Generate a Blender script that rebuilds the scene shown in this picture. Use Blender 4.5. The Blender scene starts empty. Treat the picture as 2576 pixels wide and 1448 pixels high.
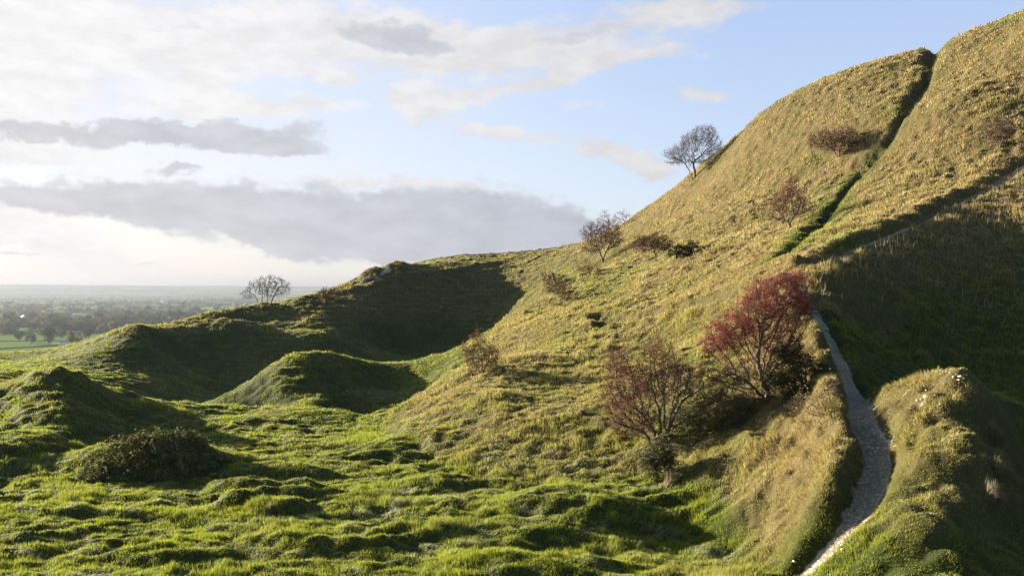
import bpy, math, random
import numpy as np
from mathutils import Vector

# ------------------------------------------------------------------ camera, world, sun, exposure
scene = bpy.context.scene
C = scene.collection
PW, PH = 2576.0, 1448.0                 # the survey of the photograph was taken at this size
LENS = 31.0
F = PW * LENS / 36.0
SUN_AZ, SUN_EL = math.radians(-62.0), math.radians(12.0)      # azimuth from the view axis, left is negative
SUN_STRENGTH = 5.0
SKY_STRENGTH = 0.05
EXPOSURE = 2.8

cam_data = bpy.data.cameras.new("camera")
cam_data.lens = LENS
cam_data.sensor_width = 36.0
cam_data.clip_start = 0.1
cam_data.clip_end = 60000.0
cam = bpy.data.objects.new("camera", cam_data)
C.objects.link(cam)
cam.location = (0, 0, 0)
cam.rotation_euler = (math.radians(90), 0, 0)
scene.camera = cam

scene.view_settings.view_transform = 'Standard'
scene.view_settings.look = 'None'
scene.view_settings.gamma = 1.0
scene.view_settings.use_curve_mapping = False
scene.view_settings.exposure = EXPOSURE
scene.cycles.use_denoising = True
scene.cycles.max_bounces = 6
scene.cycles.diffuse_bounces = 3
scene.cycles.transmission_bounces = 3
scene.cycles.transparent_max_bounces = 8
scene.cycles.volume_bounces = 1

sun_dir = Vector((math.sin(SUN_AZ) * math.cos(SUN_EL), math.cos(SUN_AZ) * math.cos(SUN_EL), math.sin(SUN_EL)))
sd = bpy.data.lights.new("sun", 'SUN')
sd.energy = SUN_STRENGTH
sd.angle = math.radians(0.55)
sd.color = (1.0, 0.87, 0.66)
sun = bpy.data.objects.new("sun", sd)
C.objects.link(sun)
sun.rotation_euler = sun_dir.to_track_quat('Z', 'Y').to_euler()
sun.location = (-60, 40, 60)


class NT:
    """Small helper to write node trees as expressions."""
    def __init__(self, tree):
        self.t = tree
        tree.nodes.clear()

    def n(self, kind, **kw):
        node = self.t.nodes.new(kind)
        for k, v in kw.items():
            setattr(node, k, v)
        return node

    def put(self, sock, v):
        if hasattr(v, "is_linked") or isinstance(v, bpy.types.NodeSocket):
            self.t.links.new(v, sock)
        else:
            sock.default_value = v

    def m(self, op, a, b=None, c=None, clamp=False):
        node = self.n('ShaderNodeMath', operation=op, use_clamp=clamp)
        for i, v in enumerate((a, b, c)):
            if v is not None:
                self.put(node.inputs[i], v)
        return node.outputs[0]

    def vm(self, op, a, b=None, scale=None):
        node = self.n('ShaderNodeVectorMath', operation=op)
        self.put(node.inputs[0], a)
        if b is not None:
            self.put(node.inputs[1], b)
        if scale is not None:
            self.put(node.inputs['Scale'], scale)
        return node

    def ramp(self, v, lo, hi, a=0.0, b=1.0, smooth=True):
        node = self.n('ShaderNodeMapRange', clamp=True)
        node.interpolation_type = 'SMOOTHSTEP' if smooth else 'LINEAR'
        for i, x in enumerate((v, lo, hi, a, b)):
            self.put(node.inputs[i], x)
        return node.outputs[0]

    def noise(self, vec, scale, detail=4.0, rough=0.55, dist=0.0):
        node = self.n('ShaderNodeTexNoise')
        self.put(node.inputs['Vector'], vec)
        self.put(node.inputs['Scale'], scale)
        node.inputs['Detail'].default_value = detail
        node.inputs['Roughness'].default_value = rough
        node.inputs['Distortion'].default_value = dist
        return node.outputs['Fac']

    def mix(self, f, a, b, blend='MIX'):
        node = self.n('ShaderNodeMix', data_type='RGBA', blend_type=blend, clamp_factor=True)
        self.put(node.inputs[0], f)
        self.put(node.inputs[6], a)
        self.put(node.inputs[7], b)
        return node.outputs[2]

    def comb(self, x, y, z):
        node = self.n('ShaderNodeCombineXYZ')
        for i, v in enumerate((x, y, z)):
            self.put(node.inputs[i], v)
        return node.outputs[0]

    def sep(self, v):
        node = self.n('ShaderNodeSeparateXYZ')
        self.put(node.inputs[0], v)
        return node.outputs


# ------------------------------------------------------------------ numpy noise
_rng = np.random.default_rng(5)
_ANG = _rng.random(4096) * 2 * np.pi
_GX, _GY = np.cos(_ANG), np.sin(_ANG)


def perlin(x, y, seed=0):
    x = np.asarray(x, dtype=np.float64); y = np.asarray(y, dtype=np.float64)
    ix, iy = np.floor(x).astype(np.int64), np.floor(y).astype(np.int64)
    fx, fy = x - ix, y - iy
    ux, uy = fx * fx * fx * (fx * (fx * 6 - 15) + 10), fy * fy * fy * (fy * (fy * 6 - 15) + 10)

    def g(i, j, dx, dy):
        h = ((i * 73856093) ^ (j * 19349663) ^ (seed * 83492791))
        h = (h ^ (h >> 13)) & 4095
        return _GX[h] * dx + _GY[h] * dy
    a = g(ix, iy, fx, fy); b = g(ix + 1, iy, fx - 1, fy)
    c = g(ix, iy + 1, fx, fy - 1); d = g(ix + 1, iy + 1, fx - 1, fy - 1)
    return ((a + (b - a) * ux) + ((c + (d - c) * ux) - (a + (b - a) * ux)) * uy) * 1.5


def fbm(x, y, oct=4, seed=0, gain=0.5):
    s, a, f = 0.0, 1.0, 1.0
    for o in range(oct):
        s = s + a * perlin(x * f + 13.7 * o, y * f - 7.1 * o, seed + o)
        a *= gain; f *= 2.03
    return s


def sstep(a, b, x):
    t = np.clip((x - a) / (b - a), 0, 1)
    return t * t * (3 - 2 * t)


# ------------------------------------------------------------------ sky: clear-air model with a procedurally grown cloud map laid over it by bearing and elevation
AZ0, AZ1, EL0, EL1 = -0.80, 0.80, -0.03, 0.56
# clouds as seen from the hill: centre, half-axes (survey pixels), weight, tilt
WHITE_CLOUDS = [
    (160, 70, 330, 110, 1.1, 0), (480, 130, 200, 60, 0.9, -0.15), (640, 110, 170, 60, 0.8, 0), (30, 250, 110, 110, 0.9, 0),
    (900, 90, 300, 75, 1.35, -0.12), (1250, 115, 230, 48, 1.15, -0.05), (1520, 155, 110, 22, 0.9, 0.12), (1740, 25, 190, 30, 0.85, 0),
    (530, 215, 70, 45, 0.7, 0), (520, 275, 200, 36, 0.8, 0), (770, 262, 170, 24, 0.8, 0.05), (820, 200, 75, 16, 1.1, 0),
    (1060, 262, 100, 40, 1.1, -0.25), (1210, 240, 110, 32, 0.9, 0.1), (1370, 205, 80, 24, 0.95, 0.15), (1250, 340, 140, 20, 1.15, 0),
    (1540, 385, 120, 34, 1.2, -0.2), (1640, 435, 80, 26, 1.1, 0), (940, 345, 80, 18, 0.6, 0), (1780, 240, 80, 20, 0.5, 0), (1790, 285, 50, 12, 0.45, 0),
    (200, 400, 420, 34, 0.55, 0), (1600, 75, 280, 62, 0.62, 0), (1120, 165, 160, 26, 0.6, 0.1), (1680, 135, 120, 24, 0.5, 0), (1770, 232, 90, 26, 0.6, 0), (1460, 260, 90, 14, 0.5, 0.1), (1000, 300, 120, 12, 0.45, 0), (900, 462, 330, 18, 0.9, 0), (940, 425, 60, 12, 0.6, 0), (1180, 470, 160, 18, 0.6, -0.1), (60, 590, 330, 60, 0.7, -0.3), (420, 690, 600, 40, 0.25, 0),
    (-500, 200, 500, 200, 1.0, 0), (-500, 600, 500, 70, 0.8, 0), (300, -250, 700, 120, 0.9, 0), (1500, -200, 400, 60, 0.6, 0), (2300, -300, 500, 80, 0.7, 0),
]
GREY_CLOUDS = [
    (940, 80, 190, 44, 0.72, -0.1), (1080, 112, 140, 28, 0.5, -0.1), (420, 70, 200, 32, 0.46, 0), (1400, 105, 170, 40, 0.52, 0), (1600, 60, 160, 30, 0.5, 0),
    (70, 335, 160, 21, 1.05, 0), (330, 340, 150, 23, 1.0, 0), (560, 345, 240, 34, 1.15, -0.08), (760, 320, 100, 32, 0.6, 0), (700, 375, 120, 16, 0.6, 0),
    (440, 428, 52, 10, 0.85, 0), (1330, 345, 60, 10, 0.4, 0), (1650, 395, 80, 14, 0.35, 0),
    (100, 500, 220, 24, 0.85, -0.1), (400, 520, 260, 46, 1.15, -0.14), (740, 555, 300, 72, 1.3, -0.14), (1080, 555, 300, 80, 1.4, -0.05), (1330, 575, 180, 66, 1.3, -0.22),
    (1000, 620, 300, 34, 1.1, -0.05), (850, 630, 160, 26, 0.5, -0.1), (1470, 600, 100, 40, 0.8, -0.1), (40, 637, 80, 7, 0.6, 0), (370, 668, 70, 6, 0.6, 0), (190, 655, 50, 4, 0.4, 0),
    (-450, 520, 400, 40, 0.9, 0), (300, -250, 500, 60, 0.7, 0),
]


def azel(px, py):
    u, v = (px - PW / 2) / F, (PH / 2 - py) / F
    az = math.atan(u)
    return az, math.atan(v * math.cos(az))


def cloud_map():
    nx, ny = 2000, 740
    az = np.linspace(AZ0, AZ1, nx)[None, :] + np.zeros((ny, 1))
    el = np.linspace(EL0, EL1, ny)[:, None] + np.zeros((1, nx))
    u, v = az * F, el * F
    wx = 40 * fbm(u / 190, v / 95, 3, 60) + 15 * fbm(u / 46, v / 27, 4, 64, 0.6)
    wy = 14 * fbm(u / 150, v / 80, 3, 70) + 7 * fbm(u / 40, v / 24, 4, 74, 0.6)
    U, V = u + wx, v + wy

    def layer(items):
        tot = np.zeros_like(u)
        for cx, cy, sx, sy, amp, rot in items:
            a0, e0 = azel(cx, cy)
            da, de = U - a0 * F, V - e0 * F
            c, s = math.cos(rot), math.sin(rot)
            tot += amp * np.exp(-((da * c + de * s) / sx) ** 2 - ((de * c - da * s) / sy) ** 2)
        return tot
    nb = fbm(u / 130, v / 52, 6, 80, 0.56)
    nf = fbm(u / 34, v / 17, 5, 90, 0.6)
    wd = layer(WHITE_CLOUDS) + 0.20 * nb + 0.09 * nf
    gd = layer(GREY_CLOUDS) + 0.20 * nb + 0.07 * nf
    wa = sstep(0.32, 1.05, wd)
    ga = sstep(0.26, 0.92, gd)
    sx, sy, sz = sun_dir
    sdot = np.cos(el) * np.sin(az) * sx + np.cos(el) * np.cos(az) * sy + np.sin(el) * sz
    glow = sstep(0.25, 0.98, sdot)[..., None]
    e = np.clip(el / 0.30, 0, 1)[..., None]

    def L(c): return np.array(c, dtype=float)
    # thin bright air: blue high on the right, milky towards the sun, cream on the horizon (linear, as exposed)
    blue = L((0.47, 0.60, 0.90)) * e + L((0.72, 0.79, 0.95)) * (1 - e)
    milky = L((0.74, 0.82, 0.99)) * e + L((0.95, 0.93, 0.92)) * (1 - e)
    air = blue * (1 - glow ** 0.8) + milky * glow ** 0.8
    lowv = np.exp(-np.maximum(el, 0) / 0.035)[..., None]
    air = air * (1 - lowv) + L((0.88, 0.84, 0.81)) * lowv
    air_a = 0.78 + 0.15 * glow[..., 0]
    # cloud light: brightest towards the sun; thick parts grey-blue; a lit top edge and a soft base
    wcol = L((1.0, 0.985, 0.985)) * (0.80 + 0.22 * glow) * (0.95 + 0.10 * np.clip(nb, -0.6, 0.6))[..., None]
    shade = np.clip(0.5 + 0.5 * nb, 0, 1)[..., None]
    gcol = (L((0.52, 0.555, 0.65)) * (1 - glow) + L((0.68, 0.675, 0.70)) * glow) * (0.90 + 0.2 * shade)
    col, al = air, air_a[..., None]

    def over(col, al, c, a):
        a = a[..., None]
        na = a + al * (1 - a)
        return (c * a + col * al * (1 - a)) / na, na
    col, al = over(col, al, wcol, 0.93 * wa)
    thin = np.clip(ga, 0, 1)
    rim = np.exp(-((ga - 0.25) / 0.22) ** 2) * (ga > 0.02)
    g2 = gcol * (1 - 0.65 * rim[..., None]) + (wcol * 0.65 * rim[..., None])
    col, al = over(col, al, g2, 0.95 * thin)
    # fades out at the rim of the mapped part
    edge = sstep(AZ0, AZ0 + 0.12, az) * (1 - sstep(AZ1 - 0.12, AZ1, az)) * (1 - sstep(EL1 - 0.12, EL1, el))
    al = al[..., 0] * edge
    px = np.empty((ny, nx, 4), dtype=np.float32)
    px[..., :3] = col / (2.0 ** EXPOSURE) / SKY_STRENGTH
    px[..., 3] = al
    img = bpy.data.images.new("cloud_map", nx, ny, alpha=True, float_buffer=True)
    img.alpha_mode = 'CHANNEL_PACKED'
    img.colorspace_settings.name = 'Linear Rec.709'
    img.pixels.foreach_set(px.ravel())
    img.pack()
    return img


def build_world():
    w = bpy.data.worlds.new("World")
    scene.world = w
    w.use_nodes = True
    T = NT(w.node_tree)
    out = T.n('ShaderNodeOutputWorld')
    bg = T.n('ShaderNodeBackground')
    bg.inputs['Strength'].default_value = SKY_STRENGTH
    T.t.links.new(bg.outputs[0], out.inputs[0])
    sky = T.n('ShaderNodeTexSky', sky_type='NISHITA')
    sky.sun_disc = False
    sky.sun_elevation = SUN_EL
    sky.sun_rotation = SUN_AZ
    sky.altitude = 150
    sky.air_density = 1.0
    sky.dust_density = 1.4
    sky.ozone_density = 1.5
    tc = T.n('ShaderNodeTexCoord')
    x, y, z = T.sep(tc.outputs['Generated'])
    az = T.m('ARCTAN2', x, y)
    el = T.m('ARCSINE', T.m('MAXIMUM', T.m('MINIMUM', z, 1.0), -1.0))
    uv = T.comb(T.m('DIVIDE', T.m('SUBTRACT', az, AZ0), AZ1 - AZ0), T.m('DIVIDE', T.m('SUBTRACT', el, EL0), EL1 - EL0), 0.0)
    tex = T.n('ShaderNodeTexImage', interpolation='Cubic', extension='CLIP')
    tex.image = cloud_map()
    T.put(tex.inputs['Vector'], uv)
    T.put(bg.inputs['Color'], T.mix(tex.outputs['Alpha'], sky.outputs[0], tex.outputs['Color']))
    w.cycles.sampling_method = 'MANUAL'
    w.cycles.sample_map_resolution = 1024


build_world()


# ------------------------------------------------------------------ object helpers
def tag(o, label=None, cat=None, group=None, kind=None):
    if label: o["label"] = label
    if cat: o["category"] = cat
    if group: o["group"] = group
    if kind: o["kind"] = kind
    return o


def empty(name, loc):
    o = bpy.data.objects.new(name, None)
    o.empty_display_size = 0.3
    C.objects.link(o)
    o.location = loc
    return o


def mesh_obj(name, verts, loops, starts, totals, mat=None, parent=None, smooth=True, cols=None, attrs=None):
    """One mesh object from flat numpy arrays."""
    me = bpy.data.meshes.new(name)
    me.vertices.add(len(verts))
    me.vertices.foreach_set("co", np.ascontiguousarray(verts, dtype=np.float32).ravel())
    me.loops.add(len(loops))
    me.loops.foreach_set("vertex_index", np.ascontiguousarray(loops, dtype=np.int32))
    me.polygons.add(len(starts))
    me.polygons.foreach_set("loop_start", np.ascontiguousarray(starts, dtype=np.int32))
    if smooth:
        me.polygons.foreach_set("use_smooth", np.ones(len(starts), dtype=bool))
    me.update(calc_edges=True)
    if cols is not None:
        a = me.attributes.new("col", 'FLOAT_COLOR', 'POINT')
        c4 = np.ones((len(verts), 4), dtype=np.float32)
        c4[:, :cols.shape[1]] = cols
        a.data.foreach_set("color", c4.ravel())
    for k, v in (attrs or {}).items():
        a = me.attributes.new(k, 'FLOAT', 'POINT')
        a.data.foreach_set("value", np.ascontiguousarray(v, dtype=np.float32))
    if mat:
        me.materials.append(mat)
    o = bpy.data.objects.new(name, me)
    C.objects.link(o)
    if parent is not None:
        o.parent = parent
    return o


def quads_obj(name, verts, quads, **kw):
    q = np.asarray(quads)
    n, k = q.shape
    return mesh_obj(name, verts, q.ravel(), np.arange(n) * k, np.full(n, k), **kw)




# ------------------------------------------------------------------ terrain: surveyed points (column, row, metres away)
VIS = [
    # meadow
    (0, 1448, 18), (400, 1448, 18), (800, 1448, 18), (1200, 1448, 17.9), (1600, 1448, 17.8), (1850, 1448, 17.4),
    (0, 1300, 22.7), (400, 1300, 22.7), (800, 1300, 22.7), (1200, 1300, 22.6), (1500, 1300, 22.5),
    (0, 1200, 27.5), (600, 1200, 27.5), (900, 1200, 27.6), (1050, 1195, 27.8), (500, 1110, 34), (800, 1110, 34), (600, 1040, 41.5), (880, 1050, 40),
    (434, 1016, 43.5), (534, 1021, 43), (650, 1026, 42.5), (760, 1027, 42), (860, 1036, 41), (940, 1058, 39),
    # pit floor
    (600, 1000, 66), (800, 985, 70), (500, 990, 66), (1000, 880, 93), (500, 930, 74), (500, 875, 80),
    # middle mound
    (574, 988, 53.5), (667, 933, 55), (741, 891, 56), (790, 886, 56.5), (817, 888, 57), (859, 895, 57.5), (919, 906, 59), (980, 910, 60), (1045, 922, 59), (1110, 930, 57),
    (700, 980, 51), (790, 960, 52), (790, 1020, 48.5), (900, 960, 54), (900, 1000, 51), (950, 985, 53), (950, 1040, 47), (1060, 965, 54), (1060, 1000, 50), (1000, 1030, 47),
    # left meadow shoulder
    (0, 965, 52), (0, 928, 63), (0, 893, 77), (80, 935, 58), (80, 893, 77), (140, 892, 75),
    # left mound
    (160, 942, 38), (217, 965, 38.5), (267, 982, 39.5), (317, 987, 41), (357, 1000, 42), (397, 1014, 43), (60, 985, 37), (0, 1031, 36), (100, 952, 37.6),
    (160, 1000, 35.5), (160, 1060, 33.5), (160, 1100, 32), (300, 1050, 37.3), (60, 1070, 33.5), (0, 1095, 31.5), (0, 1120, 32), (250, 1110, 33.5), (230, 1010, 37),
    # first ridge
    (165, 900, 70), (196, 888, 71.5), (230, 874, 72.5), (262, 856, 73.5), (300, 838, 74.5), (335, 825, 75), (357, 821, 75.5), (390, 828, 77), (433, 836, 79),
    (350, 870, 72), (350, 930, 68), (350, 985, 61), (250, 925, 67), (230, 955, 60), (420, 880, 75), (420, 960, 66),
    # second ridge with the bare tree
    (489, 822, 84), (524, 793, 88), (548, 781, 90), (572, 778, 92), (610, 770, 94), (646, 763, 95), (690, 762, 96), (716, 763, 97), (743, 755, 97), (771, 742, 100), (796, 745, 100), (825, 753, 98), (860, 737, 102),
    (572, 813, 85), (607, 804, 87), (654, 812, 88), (687, 822, 87), (736, 835, 85), (825, 847, 84), (600, 793, 91.5), (650, 790, 92), (600, 850, 83), (600, 900, 78.5), (600, 950, 73.5),
    (716, 768, 95.5), (681, 790, 92), (700, 800, 91), (740, 785, 93.5), (760, 800, 91), (700, 865, 82), (700, 900, 79), (700, 940, 75), (850, 770, 96), (850, 805, 92), (850, 860, 84),
    # hill behind the pit
    (883, 709, 106), (913, 690, 109), (928, 682, 110), (945, 677, 112), (969, 669, 113), (990, 666, 114), (1025, 665, 116), (1073, 664, 118), (1180, 660, 120), (1259, 656, 122), (1340, 644, 122),
    (1000, 720, 105), (1000, 760, 101), (1000, 800, 97.5), (1000, 845, 95), (1200, 700, 114), (1200, 750, 107), (1200, 800, 101), (1200, 850, 96), (1120, 880, 92),
    (1300, 690, 113), (1300, 740, 106), (1370, 680, 110), (1400, 700, 100), (1365, 718, 97),
    # right hillside skyline
    (1440, 625, 120), (1500, 600, 116), (1560, 570, 112), (1600, 541, 109), (1650, 515, 105), (1700, 472, 102), (1745, 447, 98), (1800, 402, 96), (1830, 375, 95), (1880, 322, 93),
    (1915, 286, 91), (1935, 273, 91), (1960, 261, 90), (1985, 250, 89), (2040, 226, 87.5), (2100, 202, 86), (2200, 169, 84), (2310, 150, 82), (2343, 148, 81), (2380, 120, 80), (2450, 90, 78), (2576, 51, 75),
    # hillside face
    (1440, 690, 98), (1450, 730, 85), (1400, 750, 80), (1515, 655, 88), (1640, 655, 73), (1500, 750, 61), (1700, 750, 51), (1800, 700, 49), (1700, 650, 66), (1900, 640, 52), (1800, 550, 73),
    (1900, 450, 80), (2000, 500, 69), (1985, 570, 61), (2100, 395, 72), (2200, 400, 67), (2400, 400, 59), (2400, 250, 66), (2550, 200, 66), (2200, 280, 73), (2050, 330, 78), (2310, 230, 74), (2510, 365, 58),
    (1650, 580, 88), (1750, 500, 92), (2480, 140, 73), (2150, 480, 62), (2080, 560, 55), (1760, 620, 62),
    # spur above the meadow
    (960, 1085, 36.5), (1000, 1045, 38.5), (1050, 1005, 40.5), (1112, 963, 43), (1160, 942, 44.5), (1210, 926, 46), (1150, 918, 54), (1145, 910, 57), (1200, 870, 58), (1250, 830, 61), (1300, 790, 66), (1340, 752, 76),
    (1100, 1170, 29.5), (1250, 1215, 27), (1450, 1240, 25.8), (1650, 1240, 25.3), (1800, 1300, 22.9), (1930, 1420, 18.8),
    (1250, 1000, 36), (1250, 1100, 31), (1100, 1050, 35), (1350, 900, 47.5), (1400, 820, 53), (1500, 810, 50), (1850, 742, 42), (1500, 1000, 35), (1500, 900, 43), (1500, 1120, 29),
    (1700, 900, 34), (1700, 1000, 29.5), (1700, 1100, 27), (1850, 900, 31.5), (1850, 1000, 27.5), (1850, 1150, 24.2), (2000, 1000, 26.5), (2000, 1150, 22.3), (2000, 1300, 19.4), (1950, 850, 32.5), (1850, 800, 38),
    (2060, 1100, 22.6), (1350, 1000, 37),
    # path
    (2010, 1430, 17.2), (2100, 1350, 17.6), (2180, 1220, 19), (2210, 1110, 20.8), (2150, 990, 24.5), (2095, 870, 29), (2035, 770, 34), (1995, 690, 38.5),
    (2080, 650, 40.5), (2280, 570, 46), (2450, 490, 51), (2576, 420, 55),
    # slope in shade under the upper path
    (2400, 600, 45.6), (2400, 750, 39.9), (2400, 900, 35.6), (2200, 700, 39.7), (2200, 850, 35.3), (2550, 600, 45.7), (2550, 750, 40), (2550, 900, 35.5), (2250, 640, 42.5), (2120, 720, 37.6),
    # right mound
    (2190, 987, 24), (2250, 970, 23.2), (2330, 947, 22.4), (2400, 936, 22), (2450, 944, 21.7), (2490, 975, 21.2), (2400, 1000, 20.6), (2300, 1030, 21), (2350, 1100, 19.4), (2450, 1100, 18.8), (2300, 1250, 17.4), (2400, 1200, 17.8),
    (2250, 1330, 16.5), (2540, 1000, 23.4), (2540, 1100, 21.4), (2540, 1200, 19.6), (2540, 1350, 16.9), (2400, 1400, 15.7), (2250, 1440, 15.7), (2570, 1440, 15.7), (2350, 1320, 16.3), (2450, 1330, 16.6),
]
# points that the photograph hides: column, metres away, height against the eye
HID = [
    (450, 50, -7.5), (650, 50, -7.7), (850, 48, -7.4), (940, 46, -7.1), (450, 58, -8.1), (650, 58, -8.2), (790, 64, -7.6), (1000, 68, -7.0), (650, 62, -8.1), (850, 71, -7.6),
    (217, 46, -6.4), (317, 48, -7.1), (160, 46, -6.0), (100, 46, -5.9), (1200, 69, -6.3), (1250, 76, -5.3), (1300, 86, -4.0), (1120, 68, -6.3), (1050, 46.5, -6.4), (1000, 43.5, -6.8), (1150, 50, -5.9), (1080, 49, -6.6),
    (607, 89.5, -3.6), (654, 90, -3.6), (2300, 29, -3.9), (2420, 29, -4.2), (2550, 29, -4.5), (2230, 28, -3.6), (2490, 26, -3.7),
    # outside the frame, left
    (-400, 18, -5.8), (-400, 30, -5.8), (-400, 50, -5.7), (-400, 75, -5.6), (-1500, 12, -5.6), (-1500, 30, -5.8), (-1500, 50, -6), (-200, 37, -5.3), (-250, 76, -5.6),
    # beyond the left edge the ground drops into the vale
    (-1500, 80, -14), (-400, 105, -11), (0, 100, -9.5), (140, 95, -9.2), (300, 92, -7.5), (433, 95, -8.5), (572, 108, -6.5), (716, 112, -5.5), (825, 116, -4.8),
    (-1500, 140, -30), (-400, 150, -22), (0, 150, -20), (300, 150, -19), (572, 160, -18), (825, 165, -16),
    (-400, 230, -38), (0, 230, -36), (400, 230, -35), (825, 240, -30),
    (883, 130, -0.5), (945, 140, 1.2), (1100, 150, 3.0), (1300, 150, 4.2), (1500, 145, 7.0), (1650, 135, 10), (1800, 125, 14.3), (1935, 115, 18.9), (2100, 110, 21), (2310, 105, 22.3), (2576, 100, 23.8),
    (945, 230, -8), (1300, 240, 2), (1800, 240, 12), (2310, 240, 20), (2576, 240, 22),
    # outside the frame, right
    (2850, -1, 0), 
]
HID = [h for h in HID if h[1] > 0]
# outside on the right, given as x, y, z
XYZ = [(46, 70, 24.5), (40, 58, 12), (44, 45, 10.5), (60, 60, 24.5), (70, 40, 23), (50, 25, 12), (30, 33, 1.5), (26, 26, -1.5), (24, 20, -3), (30, 10, -2), (16, 17, -5.4), (13, 11, -5.0), (18, 6, -3.0),
       (0, 10, -4.4), (0, 14, -5.55), (6, 10, -4.4), (-6, 10, -4.4), (-8, 14, -5.6), (6, 13.5, -5.1), (0, 7, -3.3), (5, 7, -3.0), (-5, 7, -3.3), (9, 7.5, -3.6), (10, 3, -2.4), (-10, 3, -3.2)]

DMIN, DMAX = 6.0, 250.0


def to_polar(x, y):
    return np.arctan2(x, y), np.hypot(x, y)


def control_points():
    t, r, z = [], [], []
    for px, py, d in VIS:
        u, v = (px - PW / 2) / F, (PH / 2 - py) / F
        t.append(math.atan(u)); r.append(d * math.hypot(1, u)); z.append(v * d)
    for px, d, zz in HID:
        u = (px - PW / 2) / F
        t.append(math.atan(u)); r.append(d * math.hypot(1, u)); z.append(zz)
    for x, y, zz in XYZ:
        t.append(math.atan2(x, y)); r.append(math.hypot(x, y)); z.append(zz)
    t, r, z = map(np.array, (t, r, z))
    return t, np.log(r), z / r


CT, CL, CV = control_points()


def _kern(d2):
    return 0.5 * d2 * np.log(d2 + 1e-12)


def fit_tps(lam=2e-7):
    n = len(CT)
    d2 = (CT[:, None] - CT[None]) ** 2 + (CL[:, None] - CL[None]) ** 2
    K = _kern(d2) + np.eye(n) * lam
    P = np.stack([np.ones(n), CT, CL], 1)
    A = np.zeros((n + 3, n + 3)); A[:n, :n] = K; A[:n, n:] = P; A[n:, :n] = P.T
    return np.linalg.solve(A, np.concatenate([CV, np.zeros(3)]))


W_TPS = fit_tps()


def tps(t, l):
    """Slope of the sight line to the ground (height / distance) at bearing t and log distance l."""
    sh = np.shape(t)
    t = np.ravel(t).astype(np.float32); l = np.ravel(l).astype(np.float32)
    out = np.empty(len(t), dtype=np.float32)
    ct, cl, w = CT.astype(np.float32), CL.astype(np.float32), W_TPS.astype(np.float32)
    for i in range(0, len(t), 20000):
        s = slice(i, i + 20000)
        d2 = (t[s, None] - ct[None]) ** 2 + (l[s, None] - cl[None]) ** 2
        d2 += 1e-9
        out[s] = (0.5 * d2 * np.log(d2)) @ w[:-3] + w[-3] + w[-2] * t[s] + w[-1] * l[s]
    return out.reshape(sh)


def valley(x, y):
    r = np.hypot(x, y)
    z = -55 + 3.0 * perlin(x / 700, y / 700, 41) * sstep(500, 1200, r) - 6 * sstep(700, 3000, r) + 5.0 * perlin(x / 2300, y / 1500, 42) * sstep(2000, 4000, r)
    t = np.arctan2(x, y)
    far = sstep(7500, 10500, r)
    top = 6 + 30 * sstep(0.0, -0.55, t) + 6 * perlin(t * 9.0, r / 9000, 43) + 3 * perlin(t * 37.0, r / 6000, 44)
    return z + far * (top + 61)


def base_height(x, y):
    t, r = to_polar(x, y)
    tc = np.clip(t, -0.95, 0.95)
    rc = np.clip(r, DMIN, DMAX)
    z = tps(tc, np.log(rc)) * rc
    # the knoll on which the camera stands
    near = -1.7 - 0.22 * r
    k = sstep(5.5, 10.5, r)
    z = near * (1 - k) + z * k
    # the back of the hill, behind the camera
    b = sstep(1.0, 2.0, np.abs(t))
    back = np.where(t > 0, -1.7 + 0.05 * r, -1.7 - 0.07 * r)
    back = np.clip(back, -40, 18)
    z = z * (1 - b) + back * b
    far = sstep(170, 420, r)
    return z * (1 - far) + valley(x, y) * far


# ------------------------------------------------------------------ polar survey grid (one sheet to the horizon)
def axis_r():
    a = [0.0]
    rr = [0.5 * 1.18 ** i for i in range(100)]
    rr = [q for q in rr if q < 7.6]
    mid = np.exp(np.arange(math.log(8.0), math.log(150.0), DR))
    far = np.exp(np.linspace(math.log(151.0), math.log(26000.0), 260))
    return np.concatenate([rr, mid, far])


def axis_t():
    dense = np.arange(-0.66, 0.70, DT)
    lo = np.linspace(-math.pi, -0.66, 110)[:-1]
    hi = np.linspace(0.70, math.pi, 110)[1:]
    return np.concatenate([lo, dense, hi])


DR, DT = 0.0031, 0.00155
AR, AT = axis_r(), axis_t()
GT, GR = np.meshgrid(AT, AR, indexing='ij')
GX_, GY_ = GR * np.sin(GT), GR * np.cos(GT)


def coarse_base():
    """Base heights on every third bearing and distance, filled in linearly: the base is smooth at that spacing."""
    it = np.unique(np.concatenate([np.arange(0, len(AT), 3), [len(AT) - 1]]))
    ir = np.unique(np.concatenate([np.arange(0, len(AR), 3), [len(AR) - 1]]))
    z = base_height(GX_[np.ix_(it, ir)], GY_[np.ix_(it, ir)])
    la = np.log(AR)
    z1 = np.stack([np.interp(la, la[ir], row) for row in z])
    z2 = np.empty((len(AT), len(AR)))
    for j in range(len(AR)):
        z2[:, j] = np.interp(AT, AT[it], z1[:, j])
    return z2


GZ = coarse_base()


def height(x, y):
    """Ground height at x, y read off the survey grid."""
    x = np.asarray(x, dtype=float); y = np.asarray(y, dtype=float)
    t, r = to_polar(x, y)
    i = np.clip(np.searchsorted(AT, t) - 1, 0, len(AT) - 2)
    j = np.clip(np.searchsorted(AR, r) - 1, 0, len(AR) - 2)
    a = np.clip((t - AT[i]) / (AT[i + 1] - AT[i]), 0, 1); b = np.clip((r - AR[j]) / (AR[j + 1] - AR[j]), 0, 1)
    return (GZ[i, j] * (1 - a) * (1 - b) + GZ[i + 1, j] * a * (1 - b) + GZ[i, j + 1] * (1 - a) * b + GZ[i + 1, j + 1] * a * b)


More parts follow.
